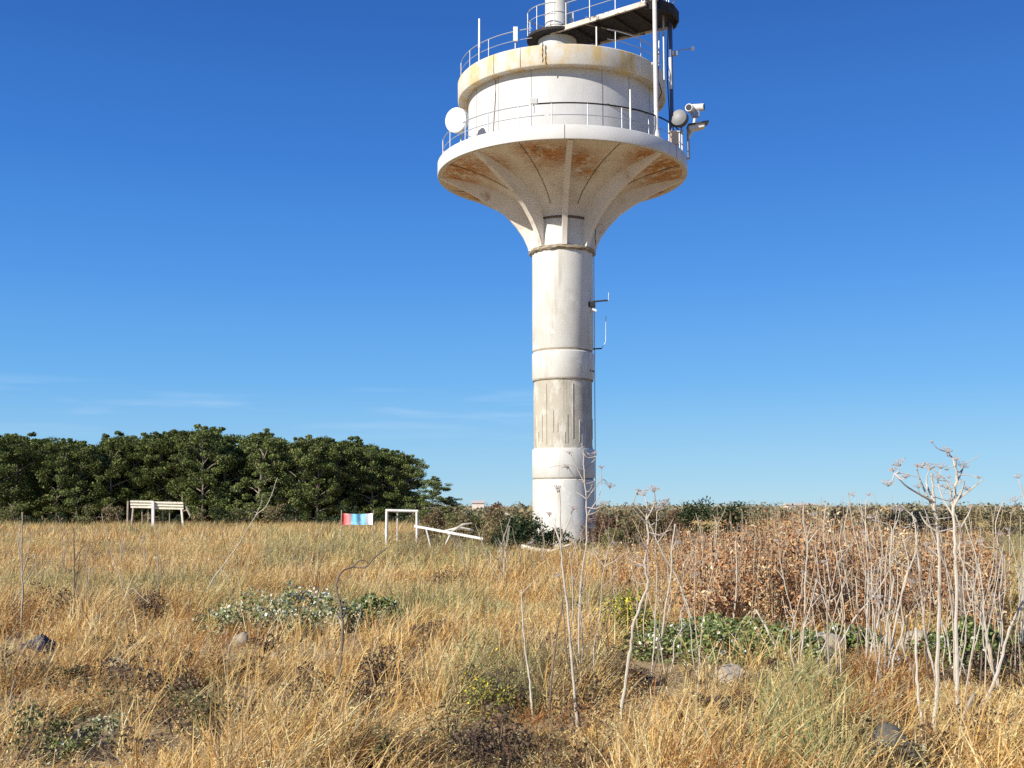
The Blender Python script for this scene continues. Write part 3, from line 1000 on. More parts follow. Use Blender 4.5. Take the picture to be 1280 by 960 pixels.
# ------------------------------------------------------------------ white pipe frame, tilted beam, banner, rack
Yf = 42.0
a, b_ = at(483.5, 638, Yf), at(521, 639, Yf)
t = empty('pipe_frame', (a.x, Yf, 0), 'white painted pipe frame like a small goal in the dry grass left of the tower', 'frame')
ox = Vector((a.x, Yf, 0))
MB().tube([(0, 0, -.3), a - ox], .055, 10).build('post', M['whitesteel'], t)
MB().tube([(b_.x - a.x + .03, 0, -.3), b_ - ox], .05, 10).build('post', M['whitesteel'], t)
MB().tube([a - ox + Vector((-.05, 0, 0)), b_ - ox + Vector((.05, 0, 0))], .055, 10).build('crossbar', M['whitesteel'], t)
c_ = at(497, 640, Yf + .5)
MB().tube([(c_.x - ox.x, .5, -.3), c_ - ox], .03, 8).build('rear_post', M['beam'], t)
MB().tube([a - ox, c_ - ox], .03, 8).build('side_bar', M['beam'], t)

a, b_ = at(518, 657.5, 41.6), at(604, 673.5, 40.6)
t = empty('tilted_beam', (a.x, 41.2, 0), 'long white beam tilted down to the right on splayed legs beside the pipe frame', 'beam')
ox = Vector((a.x, 41.2, 0))
MB().bar(a - ox, b_ - ox, .06, .085).build('beam', M['whitesteel'], t, smooth=False)
for (x0, y0, x1, y1, dy) in ((533, 662, 541, 692, .0), (563, 667, 551, 694, -.25), (567, 668, 576, 694, .25)):
    p, q = at(x0, y0, 41.2 + dy * .2), at(x1, y1, 41.2 + dy)
    q.z = -.1
    MB().tube([p - ox, q - ox], .03, 8).build('leg', M['whitesteel'], t)

p0, p1 = at(427.5, 641.5, 43.5), at(466, 656, 43.5)
wd, hg = p1.x - p0.x, p0.z - p1.z
t = empty('banner', (p0.x, 43.5, p1.z), 'small red, pale blue and white banner hung in the grass before the wood', 'banner')
me = MB()
vs, fs = [], []
nx_, nz_ = 24, 10
for side in (0, 1):
    for i in range(nx_ + 1):
        for j in range(nz_ + 1):
            u, v = i / nx_, j / nz_
            vs.append((u * wd, .05 * math.sin(u * 9 + v * 2) + .03 * math.sin(u * 23) - .012 * side, hg * v - .03 * math.sin(PI * u) * (v)))
for side in (0, 1):
    bse = side * (nx_ + 1) * (nz_ + 1)
    for i in range(nx_):
        for j in range(nz_):
            q = bse + i * (nz_ + 1) + j
            fs.append((q, q + nz_ + 1, q + nz_ + 2, q + 1))
cl_ = me.add(vs, fs).build('cloth', M['banner'], t)
# scale object coords so the colour ramp runs 0..1 across the cloth
for v in cl_.data.vertices:
    v.co.x /= wd
cl_.scale = (wd, 1, 1)
for x in (-.02, wd + .02):
    MB().tube([(x, .02, -p1.z - .2), (x, .02, hg + .12)], .022, 8).build('pole', M['stalkgrey'], t)

Yr = 78.0
k_ = Yr / F
p = at(193, 640, Yr)
t = empty('slatted_rack', (p.x, Yr, 0), 'old white slatted rack on thin grey posts in front of the dark wood', 'rack')


def rp(px, py, dy=0):
    q = at(px, py, Yr)
    return Vector((q.x - p.x, dy, q.z))


for (x0, x1, yy_) in ((163, 192, (626.8, 630.3, 633.6)), (191.5, 229, (628, 631.5, 635))):
    for j, y_ in enumerate(yy_):
        MB().bar(rp(x0, y_, .05 * j), rp(x1, y_ + (.8 if x0 > 180 else .4), .05 * j), .10, .13).build('slat', M['wood'], t, smooth=False)
MB().bar(rp(191.8, 627, -.08), rp(191.8, 668, -.08), .18, .18).build('post', M['whitesteel'], t, smooth=False)
MB().bar(rp(158, 626, .3), rp(157, 668, .3), .10, .10).build('post', M['stalkgrey'], t, smooth=False)
MB().bar(rp(166, 634, .1), rp(164, 668, -.1), .10, .10).build('post', M['stalkgrey'], t, smooth=False)
MB().bar(rp(227, 636, -.05), rp(230, 668, -.05), .12, .12).build('post', M['wood'], t, smooth=False)
MB().bar(rp(231, 632, .2), rp(239.5, 645, -.3), .09, .09).build('brace', M['stalkgrey'], t, smooth=False)
for x in (175, 183, 201, 210):
    MB().bar(rp(x, 637, .4), rp(x + random.uniform(-1, 1), 668, .4), .07, .05).build('upright', M['stalkgrey'], t, smooth=False)


# ------------------------------------------------------------------ fallen timber, rocks, litter
def tube_thing(name, pts, rads, m_, label, cat):
    base = Vector(pts[0])
    o_ = MB().tube([Vector(p_) - base for p_ in pts], rads, 7).build(name, m_, None, base)
    return tag(o_, label, cat)


tube_thing('fallen_branch', [at(652, 683, 33.8), at(674, 688, 33.6), at(699, 689, 33.5)], [.07, .06, .04], M['wood'], 'thick pale fallen branch lying before the tower foot', 'branch')
tube_thing('fallen_branch', [at(668, 697, 33.3), at(684, 691, 33.4), at(712, 681, 33.6)], [.05, .045, .03], M['wood'], 'thin pale fallen branch crossing another before the tower foot', 'branch')
tube_thing('fallen_branch', [at(556, 664, 44), at(575, 660, 44.2), at(592, 663, 44.4)], [.05, .07, .04], M['wood'], 'bleached branch resting in the shrubs above the tilted beam', 'branch')
tube_thing('fallen_branch', [at(560, 668, 43.6), at(578, 656, 44), at(590, 654, 44.4)], [.03, .05, .03], M['wood'], 'curved bleached branch on top of the shrub above the tilted beam', 'branch')
p, q = at(390, 834, 11.6), at(412, 844, 11.5)
pl_ = MB().bar((0, 0, 0), q - p, .035, .06).build('wooden_plank', M['plankwood'], None, p, smooth=False)
tag(pl_, 'short cream wooden plank lying in the dry grass beside a dark crooked stalk', 'plank')


def rock(px, py0, py1, Yd, wpx, label, m_=None, seed=0, name='boulder', cat='rock', sq=1.0):
    rr = np.random.default_rng(seed)
    Yd = min(Yd, gY(px, py1 - 3, 0.0) * (1 + wpx / F * .4))
    c = at(px, (py0 + py1) / 2, Yd)
    rx, rz = wpx / F * Yd / 2, (py1 - py0) / F * Yd / 2 * 1.15
    ns, nr = 40, 24
    th = np.linspace(0, 2 * PI, ns, endpoint=False)
    ph = np.linspace(0, PI, nr)
    TH, PH = np.meshgrid(th, ph)
    D = np.stack([np.sin(PH) * np.cos(TH), np.sin(PH) * np.sin(TH), np.cos(PH)], -1)
    rad = np.ones(D.shape[:2])
    for k in range(16):
        a = unit(rr.normal(size=3))
        rad = np.minimum(rad, rr.uniform(.58, 1.0) / np.maximum((D * a).sum(-1), .2))
    rad += .03 * np.sin(9 * D[..., 0] + 4 * D[..., 2]) * np.sin(8 * D[..., 1] + 7 * D[..., 2]) + rr.normal(size=rad.shape) * .012
    rad[0], rad[-1] = rad[0].mean(), rad[-1].mean()
    P_ = (D * rad[..., None] * np.array([rx, rx * .8 * sq, rz])).reshape(-1, 3)
    i_, j_ = np.meshgrid(np.arange(nr - 1), np.arange(ns), indexing='ij')
    a = i_ * ns + j_
    b2 = i_ * ns + (j_ + 1) % ns
    fs_ = np.stack([a, a + ns, b2 + ns, b2], -1).reshape(-1, 4)
    o_ = MB().add(P_, fs_).build(name, m_ or M['rock'], None, c)
    return tag(o_, label, cat)


rock(1034, 792, 824, 12.6, 46, 'pale boulder with a shaded right face among the green plants at the right', None, 1)
rock(914, 832, 872, 11.3, 46, 'tan boulder topped with dry grass below the green plants', None, 2)
rock(1134, 822, 850, 11.8, 44, 'greenish pale stone between the right hand stalks', None, 3)
rock(1146, 786, 812, 13.2, 36, 'brownish stone behind the stalks at the right', None, 4)
rock(822, 853, 868, 10.9, 16, 'small grey stone at the foot of a pale forked stalk', None, 5)
rock(1108, 910, 978, 8.2, 80, 'dark grey stone at the bottom edge on the right', M['darkrock'], 7)
rock(572, 852, 864, 11.2, 18, 'small blue grey stone in the grass at the centre', M['drumant'], 8)
rock(1240, 928, 946, 8.6, 30, 'small half buried stone near the bottom right corner', None, 9)

for i in range(14):
    px, pb = random.uniform(30, 1250), random.uniform(800, 950)
    wpx = random.uniform(12, 30)
    o = rock(px, pb - wpx * .75, pb + wpx * .1, 30, wpx, 'small grey tan stone half hidden in the dry grass', M['rock'] if i % 3 else M['joint'], 50 + i, 'stone')
    o['group'] = 'small stones in the grass'

# crumpled dark plastic
n = 16
vs, fs = [], []
for i in range(n):
    for j in range(n):
        u, v = i / (n - 1) - .5, j / (n - 1) - .5
        vs.append((u * .34 * (1 - .5 * abs(v)) + random.uniform(-.012, .012), v * .26 + .06 * u, .03 + .014 * math.sin(9 * u + 5 * v) + .013 * math.sin(14 * v - 6 * u) + random.uniform(-.012, .012) - .25 * u * u))
for i in range(n - 1):
    for j in range(n - 1):
        q = i * n + j
        fs.append((q, q + n, q + n + 1, q + 1))
p = at(48, 806, 12.3)
o = MB().add(vs, fs).build('plastic_sheet', M['plastic'], None, p)
md = o.modifiers.new('thickness', 'SOLIDIFY')
md.thickness = .004
o.rotation_euler = (R(28), R(12), 0)
tag(o, 'crumpled dark grey plastic sheet caught in the grass at the left', 'litter')
p = at(748, 912, 8.9)
o = MB().box((0, 0, 0), (.07, .03, .05), Matrix.Rotation(.5, 3, 'Y')).box((.03, 0, .02), (.05, .025, .06), Matrix.Rotation(-.4, 3, 'Y')).build('litter_scrap', M['litter'], None, p, smooth=False)
tag(o, 'tiny white scrap of litter in the grass below the middle stalks', 'litter')


# ------------------------------------------------------------------ dead stalks
def spline(pts, k=5):
    """Catmull-Rom through the traced points"""
    P_ = [pts[0] * 2 - pts[1]] + pts + [pts[-1] * 2 - pts[-2]]
    out = []
    for i in range(1, len(P_) - 2):
        p0_, p1_, p2_, p3_ = P_[i - 1:i + 3]
        for j in range(k):
            t_ = j / k
            out.append(.5 * ((2 * p1_) + (p2_ - p0_) * t_ + (2 * p0_ - 5 * p1_ + 4 * p2_ - p3_) * t_ ** 2 + (3 * p1_ - p0_ - 3 * p2_ + p3_) * t_ ** 3))
    out.append(pts[-1])
    return out


def umbel(tip, d, r, rr, parent, m_):
    """flat topped dried flower head: thin rays and tiny seed stubs"""
    o_ = MB()
    d = d.normalized()
    x = d.orthogonal().normalized()
    y = d.cross(x)
    for k in range(17):
        a = 2.4 * k
        q = math.sqrt((k + .5) / 17)
        e = tip + d * r * (.75 - .25 * q) + (x * math.cos(a) + y * math.sin(a)) * r * q * rr.uniform(.8, 1.15)
        o_.tube([tip, tip + (e - tip) * .5 + d * r * .06, e], [.0019, .0014, .0010], 4, False)
        for j in range(5):
            f_ = e + Vector((rr.uniform(-1, 1), rr.uniform(-1, 1), rr.uniform(.1, .9))) * r * .17
            o_.tube([e, f_], [.0008, .0015], 3)
    o_.build('umbel', m_, parent)


nstalk = 0


def stalk(main, label, r0=.014, Yd=None, branches=(), umbels=(), m_=None, fork=(), root=True, group=None, depth=0.12, r1=None, ur=.048):
    """main: pixel points bottom to top; branches: lists of pixel points that start on the stem; umbels: pixel positions of heads"""
    global nstalk
    nstalk += 1
    rr = random.Random(nstalk * 13)
    m_ = m_ or M['stalk']
    r0 *= .78
    if r1:
        r1 *= .78
    if Yd is None:
        Yd = gY(*main[0], .18)
    lean = rr.uniform(-depth, depth)
    n_ = len(main)
    pts = [at(x, y, Yd + lean * i / max(1, n_ - 1) * 2 + rr.uniform(-.02, .02)) for i, (x, y) in enumerate(main)]
    if root:
        b0 = pts[0] + (pts[0] - pts[1]).normalized() * .15
        zz = float(gz(b0.x, b0.y)) - .03
        pts = [Vector((b0.x, b0.y, min(zz, pts[0].z - .05)))] + pts
    base = Vector((pts[0].x, pts[0].y, max(pts[0].z, 0)))
    t = empty('dead_stalk', base, label, 'dead stalk', group)
    sp_ = spline([p_ - base for p_ in pts])
    n2 = len(sp_)
    for q_ in range(1, n2 - 1):
        sp_[q_] = sp_[q_] + Vector((rr.uniform(-1, 1), rr.uniform(-1, 1), 0)) * r0 * .4
    r1 = r1 or r0 * .45
    rad = [(r0 + (r1 - r0) * i / (n2 - 1)) * (1 + (.22 if i % 5 == 0 else 0) + rr.uniform(-.08, .08)) for i in range(n2)]
    MB().tube(sp_, rad, 7).build('stem', m_, t)
    ends = []
    for br in branches:
        best = min(sp_, key=lambda q: (q + base - at(*br[0], (q + base).y)).length)
        y0 = (best + base).y
        dyy = rr.uniform(-.25, .25)
        bp = [best] + [at(x, y, y0 + dyy * (i + 1) / len(br)) - base for i, (x, y) in enumerate(br[1:])]
        s2 = spline(bp, 4)
        k2 = len(s2)
        MB().tube(s2, [r0 * (.55 - .35 * i / (k2 - 1)) for i in range(k2)], 6).build('branch', m_, t)
        ends.append(s2[-1])
    ends.append(sp_[-1])
    for (ux, uy) in umbels:
        allp = sp_[n2 // 2:] + ends
        st = min(allp, key=lambda q: (q + base - at(ux, uy + 12, (q + base).y)).length)
        e = at(ux, uy + 8, (st + base).y + rr.uniform(-.1, .1)) - base
        if (e - st).length > .03:
            MB().tube(spline([st, st + (e - st) * .55 + Vector((0, 0, -.02)), e], 4), [.0045] * 6 + [.003] * 3, 5).build('branch', M['umbel'], t)
        umbel(e, Vector((rr.uniform(-.5, .5), rr.uniform(-.4, .4), 1)), ur * rr.uniform(.55, 1.3), rr, t, M['umbel'])
    if len(umbels) >= 4:                               # fine broken twigs in the crown
        for k in range(12):
            st = rr.choice(sp_[int(n2 * .62):] + ends)
            e = st + Vector((rr.uniform(-.17, .17), rr.uniform(-.12, .12), rr.uniform(-.04, .09)))
            md_ = (st + e) / 2 + Vector((rr.uniform(-.03, .03), 0, rr.uniform(-.03, .02)))
            MB().tube(spline([st, md_, e], 3), [.0036] * 3 + [.0026] * 3 + [.0018], 4).build('twig', m_ if k % 2 else M['umbel'], t)
            if k % 3 == 0:
                umbel(e, Vector((rr.uniform(-.7, .7), rr.uniform(-.4, .4), .8)), ur * rr.uniform(.35, .6), rr, t, M['umbel'])
    return t


# right hand stand
stalk([(1168.7, 907), (1172, 832), (1173.5, 770), (1175, 720), (1172.5, 665), (1167.5, 628), (1165, 592)],
      'tall straight white stalk with several dried flower heads, left of the tallest one', .021, None,
      [[(1167, 630), (1150, 618), (1132, 607), (1118, 592)], [(1168, 640), (1150, 600), (1146, 585)], [(1173, 668), (1158, 655), (1149, 640)], [(1168, 628), (1158, 604), (1161, 588)]],
      [(1116, 582), (1132, 590), (1146, 576), (1162, 580), (1110, 600), (1125, 575)])
stalk([(1197.5, 885), (1195, 820), (1196, 720), (1194, 690), (1192.5, 635), (1195, 602), (1194, 582), (1185, 565)],
      'tallest white stalk in the right hand stand with a crown of dried flower heads', .021, None,
      [[(1192, 633), (1185, 605), (1170, 590), (1155, 577)], [(1193, 628), (1212, 613), (1229, 599)], [(1195, 602), (1202, 590), (1205, 580)], [(1192, 640), (1178, 622), (1172, 600)],
       [(1193, 632), (1203, 612), (1206, 600)]],
      [(1183, 558), (1203, 577), (1186, 590), (1153, 577), (1172, 592), (1209, 605), (1196, 568), (1176, 578)])
stalk([(1240, 835), (1227.5, 770), (1215, 732), (1208, 715), (1200, 690), (1200, 660), (1190, 635)],
      'white stalk bending left, right of the tallest stalk', .019, None, [[(1209, 712), (1211, 745), (1225, 765)], [(1200, 660), (1212, 640), (1212, 632)]], [(1214, 628)])
stalk([(1225, 892), (1247, 840), (1262, 787), (1282, 745), (1300, 700)], 'white stalk leaning right out of the picture edge', .018)
stalk([(1202, 912), (1207, 890), (1218, 867)], 'short broken grey stub leaning right near the bottom right', .02, None, [], [], M['stalkgrey'], r1=.018)
stalk([(1152, 905), (1149, 880), (1146, 850), (1145, 815), (1145, 785)], 'broken off pale stalk without a top, just left of the tall straight pair', .015, r1=.012)
stalk([(1168, 842), (1157, 795), (1152, 745), (1149, 710), (1146, 680), (1147, 660), (1144, 649), (1132, 637), (1120, 632)],
      'stalk whose top hooks over to the left, beside the tall straight pair', .016, None, [[(1146, 650), (1130, 660), (1122, 648)]], [(1119, 630)])
stalk([(1110, 845), (1120, 775), (1132, 725), (1144, 690), (1145, 665), (1140, 640)], 'pale stalk leaning right and crossing behind the hooked one', .015)
stalk([(1105, 840), (1108, 800), (1110, 770), (1117, 725), (1112, 710), (1115, 665), (1108, 655), (1090, 650)], 'wavy pale stalk left of two leaning ones, tip bent left', .013, None,
      [[(1115, 668), (1122, 650), (1125, 636)]], [(1126, 632)])
stalk([(1040, 824), (1067, 775), (1092, 745), (1107, 722), (1117, 700), (1132, 675), (1139, 671)], 'long stalk leaning far to the right across the stand', .013)
stalk([(1084, 840), (1083, 800), (1084, 770), (1085, 715), (1082, 655), (1082, 627)], 'thin upright stalk with a pale cut top, right one of a close pair', .012, None, [], [(1086, 612)])
stalk([(1091, 790), (1090, 715), (1084, 665), (1078, 645), (1076, 625)], 'thin upright stalk, left one of a close pair', .011, 14.2, [[(1078, 646), (1070, 625), (1068, 618)]], [(1066, 612)])
stalk([(1001, 822), (1006, 770), (1007, 720), (1009, 680), (1004, 652), (1004, 628)], 'upright pale stalk with a fork at mid height, leftmost of the right hand stand', .016, None,
      [[(1009, 678), (1022, 663), (1027, 660)], [(1008, 672), (1014, 655), (1018, 640)]], [])
stalk([(1057, 792), (1050, 770), (1037, 725), (1035, 710), (1030, 670), (1031, 640), (1033, 628)], 'bowed pale stalk second from the left in the right hand stand', .014, 14.3, [], [(1031, 620)])
stalk([(1067, 780), (1062, 745), (1057, 720), (1050, 680), (1052, 657)], 'short bowed stalk third from the left in the right hand stand', .012, 14.6)
stalk([(1066, 690), (1058, 680), (1055, 662), (1059, 640), (1061, 627)], 'curved pale stalk top rising from the thicket, third from the left', .014, 16.8, root=True)
stalk([(1074, 797), (1072, 760), (1070, 725), (1067, 720)], 'short snapped stalk between the bowed ones and the close pair', .013, r1=.01)
stalk([(1276, 822), (1278, 770), (1279, 720), (1280, 690)], 'upright stalk at the very right edge of the picture', .016, None)
stalk([(1292, 840), (1290, 760), (1286, 690), (1282, 640), (1276, 605)], 'stalk beyond the right edge holding two pinkish flower heads into view', .016, None, [[(1283, 640), (1275, 628)]], [(1273, 590), (1269, 620)], ur=.085)
stalk([(1232, 790), (1226, 745), (1220, 700), (1215, 670), (1210, 640)], 'thin stalk behind the left bending one, right of the stand', .010, 13.6)
stalk([(1250, 720), (1243, 690), (1241, 660), (1245, 632)], 'thin stalk rising from the yellow grass at the far right', .010, 17.5, [], [(1247, 628)])
stalk([(1262, 700), (1262, 670), (1264, 640)], 'slender stalk in the yellow grass close to the right edge', .010, 18)
stalk([(1180, 800), (1186, 775), (1190, 762), (1196, 757)], 'short grey side stalk at the foot of the tall straight pair', .010, 12.4)
stalk([(1207, 830), (1204, 795), (1202, 740), (1200, 720)], 'dark thick dead stem just behind the tallest stalk', .026, 12.2, [], [], M['stalkdark'], r1=.02)
# middle stand
stalk([(720, 887), (714, 815), (709, 757), (703, 704), (701, 671), (699, 612)], 'straight pale stalk in the middle, thin top crossing the tower foot', .015, None,
      [[(702, 680), (692, 655), (688, 640)], [(701, 672), (712, 650), (715, 635)]], [(696, 604), (686, 636), (716, 630)])
stalk([(725, 842), (724, 770), (729, 704), (733, 681), (733, 634), (730, 587), (729, 562)],
      'tall slim stalk before the right side of the tower with sparse flower heads', .014, None,
      [[(732, 600), (720, 582), (714, 568)], [(732, 606), (718, 596), (710, 583)], [(733, 590), (742, 576), (745, 566)], [(733, 640), (748, 622), (752, 606)], [(733, 620), (752, 600), (761, 606)]],
      [(712, 560), (708, 577), (744, 560), (752, 578), (762, 602), (754, 624)])
stalk([(717, 797), (716, 760), (715, 720), (712, 690)], 'very thin stalk between the two tallest ones in the middle', .010)
stalk([(687, 880), (694, 807), (702, 760), (706, 735)], 'thin dark stalk leaning right beside the middle stalks', .011, None, [], [], M['stalkdark'])
stalk([(777, 885), (787, 820), (792, 782), (801, 755), (810, 730), (806, 704), (810, 676), (808, 650), (809, 628)],
      'crooked white stalk with a forked top, nearest of the middle group', .017, None,
      [[(808, 655), (792, 634), (796, 615)], [(808, 650), (818, 630), (818, 612)], [(809, 640), (822, 636), (830, 628)], [(810, 690), (798, 676), (792, 668)]],
      [(797, 607), (816, 607), (806, 612), (829, 624)])
stalk([(867, 780), (856, 748), (844, 718), (825, 685), (811, 652), (796, 633)], 'straight white stalk leaning left across the crooked one', .017, 14.2, [[(822, 682), (834, 662), (842, 648)]], [])
stalk([(815, 835), (818, 800), (819, 770), (821, 720), (819, 690), (821, 640)], 'thin upright stalk right behind the crooked one', .011, None, [], [(822, 630)])
stalk([(827, 805), (832, 757), (839, 720), (840, 690), (844, 655)], 'upright stalk with a blunt top, rightmost of the middle group', .014, None, [[(840, 690), (846, 672), (846, 660)]], [], r1=.011)
stalk([(896, 720), (894, 690), (896, 657), (891, 643)], 'grey stalk with a small fork before the dark round bushes', .012, 18.5, [[(896, 657), (905, 640), (907, 630)], [(895, 662), (880, 674)]], [])
stalk([(915, 787), (920, 745), (921, 710), (920, 676)], 'stiff pale stub standing in the red brown thicket', .014, 14.4, r1=.011)
stalk([(972, 816), (958, 785), (945, 762)], 'short thick white stub leaning left at the front of the green plants', .016, None, r1=.013)
stalk([(664, 872), (661, 840), (656, 807), (653, 765), (652, 737)], 'slightly bowed pale stalk left of the middle group with a forked tip', .012, None, [[(653, 742), (664, 730), (672, 724)]], [])
stalk([(987, 790), (982, 765), (978, 745)], 'small pale stub at the foot of the thicket left of the leftmost fork stalk', .010, 14.3)
# left hand stalks
stalk([(27, 775), (28, 740), (27, 690), (28, 640)], 'grey shaggy upright stalk near the left edge', .022, None, [[(27, 720), (36, 690), (38, 662)], [(27, 700), (22, 676), (23, 655)], [(28, 730), (40, 712), (45, 690)]],
      [], M['stalkgrey'])
stalk([(92, 772), (93, 735), (93, 695), (92, 660)], 'dark two stemmed stalk second from the left edge', .019, None, [[(93, 700), (103, 684), (115, 678)], [(92, 740), (97, 715), (100, 690)]], [], M['stalkdark'])
stalk([(153, 735), (146, 710), (140, 695), (131, 660), (127, 642)], 'slim stalk leaning left on the left side of the field', .012, 17, [], [], M['stalkgrey'])
stalk([(198, 745), (197, 710), (197, 675), (198, 655)], 'upright grey stalk before the white rack', .015, None, [[(198, 735), (206, 715), (209, 700)]], [], M['stalkgrey'])
stalk([(262, 732), (280, 706), (300, 678), (312, 657), (322, 642), (334, 631), (347, 597)], 'long pale branch like stalk leaning right before the wood', .014, 17.5, [[(318, 648), (326, 630), (328, 618)], [(275, 714), (284, 720), (288, 726)]], [])
stalk([(145, 771), (154, 752), (165, 736), (176, 745), (186, 754)], 'pale stalk snapped over with its end hanging to the right', .013, None, [], [], M['stalkgrey'])
stalk([(424, 845), (428, 795), (426, 757), (420, 735), (426, 716), (440, 709), (456, 709), (470, 695), (485, 684)], 'dark crooked stalk rising to an arching branch above the bramble', .017, None,
      [[(440, 709), (452, 700), (463, 705)]], [], M['stalkdark'])
stalk([(442, 806), (446, 785), (451, 765)], 'short pale stub right of the dark crooked stalk', .012, None)
stalk([(12, 880), (15, 860), (20, 845)], 'tiny bent stub in the grass at the left edge', .008, None, [], [], M['stalkgrey'])
def tangle(n_, x0, x1, yb0, yb1, hmin, hmax, label, group, mats, rmin, rmax):
    for i in range(n_):
        px = random.uniform(x0, x1)
        yb = random.uniform(yb0, yb1)
        Yd = gY(px, yb, .15)
        hp = random.uniform(hmin, hmax) * F / Yd
        yt = yb - hp
        lean = random.gauss(0, .16) * hp
        ks = [(px, yb)]
        nk = random.choice((3, 4, 5))
        for k in range(1, nk + 1):
            t_ = k / nk
            ks.append((px + lean * t_ + random.uniform(-.035, .035) * hp, yb - hp * t_))
        brs = []
        for k in range(random.choice((0, 1, 1, 2, 3))):
            t_ = random.uniform(.45, .92)
            bx, by = px + lean * t_, yb - hp * t_
            sg = random.choice((-1, 1))
            l_ = random.uniform(.10, .24) * hp
            brs.append([(bx, by), (bx + sg * l_ * .45, by - l_ * random.uniform(.1, .5)), (bx + sg * l_ * random.uniform(.5, .9), by - l_ * random.uniform(.5, 1.1))])
        um = [(ks[-1][0] + random.uniform(-2, 2), yt - 9)] if random.random() < .22 else []
        stalk(ks, label, random.uniform(rmin, rmax), Yd, brs, um, random.choice(mats), group=group, ur=.045)


PALE = [M['stalk']] * 5 + [M['stalktan'], M['stalkgrey'], M['stalkdark']]
tangle(60, 985, 1285, 790, 880, .55, 1.55, 'thin broken stem tangled among the tall stalks at the right', 'thin stems of the right hand stand', PALE, .006, .013)
tangle(20, 1085, 1265, 800, 860, 1.2, 1.75, 'tall thin branched stem crowding the middle of the right hand stand', 'tall thin stems of the right hand stand', PALE, .007, .012)
tangle(26, 690, 875, 760, 860, .5, 1.35, 'thin broken stem tangled among the stalks before the tower', 'thin stems of the middle stand', PALE, .005, .010)
tangle(22, 600, 850, 690, 735, .6, 1.4, 'dry branched stem rising before the scrub at the tower foot', 'dry stems before the tower foot', [M['stalktan'], M['stalkgrey'], M['stalk']], .010, .018)
tangle(16, 0, 240, 700, 770, .4, 1.1, 'dull thin stem in the grass on the left side of the field', 'thin stems on the left side', [M['stalkgrey'], M['stalkgrey'], M['stalkdark']], .006, .012)
for i in range(26):
    px = 862 + i * 14.2 + random.uniform(-6, 6)
    yb = random.uniform(690, 740)
    yt = random.uniform(636, 668)
    dx = random.uniform(-9, 9)
    stalk([(px, yb), (px + dx * .5 + random.uniform(-3, 3), (yb + yt) / 2), (px + dx, yt)], 'thin pale stalk standing inside the red brown thicket', random.uniform(.006, .011), random.uniform(16, 21), group='thin stalks inside the thicket')
for i in range(14):
    px = random.choice([random.uniform(40, 420), random.uniform(560, 790)])
    yb = random.uniform(680, 700)
    yt = yb - random.uniform(25, 48)
    dx = random.uniform(-8, 8)
    stalk([(px, yb), (px + dx * .4 + random.uniform(-2, 2), (yb + yt) / 2), (px + dx, yt)], 'thin grey stalk standing far back in the dry grass', random.uniform(.008, .014), random.uniform(24, 34), m_=M['stalkgrey'], group='thin stalks far back in the grass')


# ------------------------------------------------------------------ low leafy plants
def patch(name, cx, py_base, py_top, Yd, wpx, pal, label, cat, n, leaf, m_=None, seed=0, ncl=40, nb=(-.3, -.3, .5), depthm=None):
    """low wide plant: clumps spread over an irregular footprint"""
    rr = random.Random(seed)
    if depthm is None:
        Yd = min(Yd, gY(cx, min(py_base, 985), 0.0) + .2 * wpx / F * Yd)
    x = at(cx, py_base, Yd).x
    z0 = float(gz(x, Yd))
    H = max(.15, at(cx, py_top, Yd).z - z0) + .06
    Wd = wpx / F * Yd
    Dp = depthm or Wd * .4
    t = empty(name, (x, Yd, z0), label, cat)
    cs, rs_ = [], []
    for k in range(ncl):
        a, q = rr.uniform(0, 2 * PI), math.sqrt(rr.random())
        hx, hy = q * math.cos(a), q * math.sin(a)
        hm = H * (1 - .55 * q * q) * rr.uniform(.45, 1.0)
        r_ = rr.uniform(.10, .2) * min(1.2, max(.5, H * 1.6))
        cs.append((hx * Wd / 2, hy * Dp / 2, max(.05, hm - r_ * .6)))
        rs_.append(r_)
    P_ = clumps(cs, rs_, n // ncl, .8, .35)
    P_[:, 2] = np.maximum(P_[:, 2], .02)
    V_, F_ = leaf_quads(P_, leaf, nb, .6)
    nmesh('foliage', V_, [F_], np.repeat(pick(pal, len(P_)), 4, 0), m_ or M['leaf'], t)
    for c_ in cs[:4]:
        MB().tube([(c_[0] * .3, c_[1] * .3, -.03), (c_[0] * .7, c_[1] * .7, c_[2] * .6), c_], [.008, .006, .003], 4).build('stem', M['stalkdark'], t)
    return t


patch('bramble_bush', 352, 800, 733, 15.2, 210, BRAMB, 'wide grey green bramble with white glints painted on leaves in the left of the field', 'bramble', 3600, .055, seed=1, ncl=72)
patch('bramble_bush', 468, 785, 742, 15.6, 70, LUSH, 'small plain green bramble behind the dark crooked stalk', 'bramble', 1200, .055, seed=2, ncl=24)
patch('leafy_weed', 905, 842, 772, 12.7, 270, LUSH, 'broad bright green leafy weed patch below the red brown thicket', 'weed', 6800, .05, seed=3, ncl=140, depthm=2.3)
patch('leafy_weed', 1050, 825, 785, 13.4, 130, LUSH, 'green weed patch around the pale boulder', 'weed', 2600, .05, seed=4, ncl=50)
patch('leafy_weed', 1215, 840, 775, 13.0, 150, LUSH, 'green weed patch with white flecks behind the right hand stalks', 'weed', 3400, .055, seed=5, ncl=60)
patch('leafy_weed', 1010, 905, 845, 10.4, 110, OLIVEG, 'dull green weeds in front of the tan boulder', 'weed', 1500, .04, seed=6, ncl=36)
YEL = [(3, (0.40, 0.40, 0.05)), (2, (0.66, 0.58, 0.06)), (3, (0.15, 0.19, 0.05)), (2, (0.09, 0.13, 0.04))]
patch('yellow_flowered_weed', 785, 800, 734, 14.0, 62, YEL, 'yellow green flowering weed left of the crooked white stalk', 'weed', 1700, .045, seed=7, ncl=30)
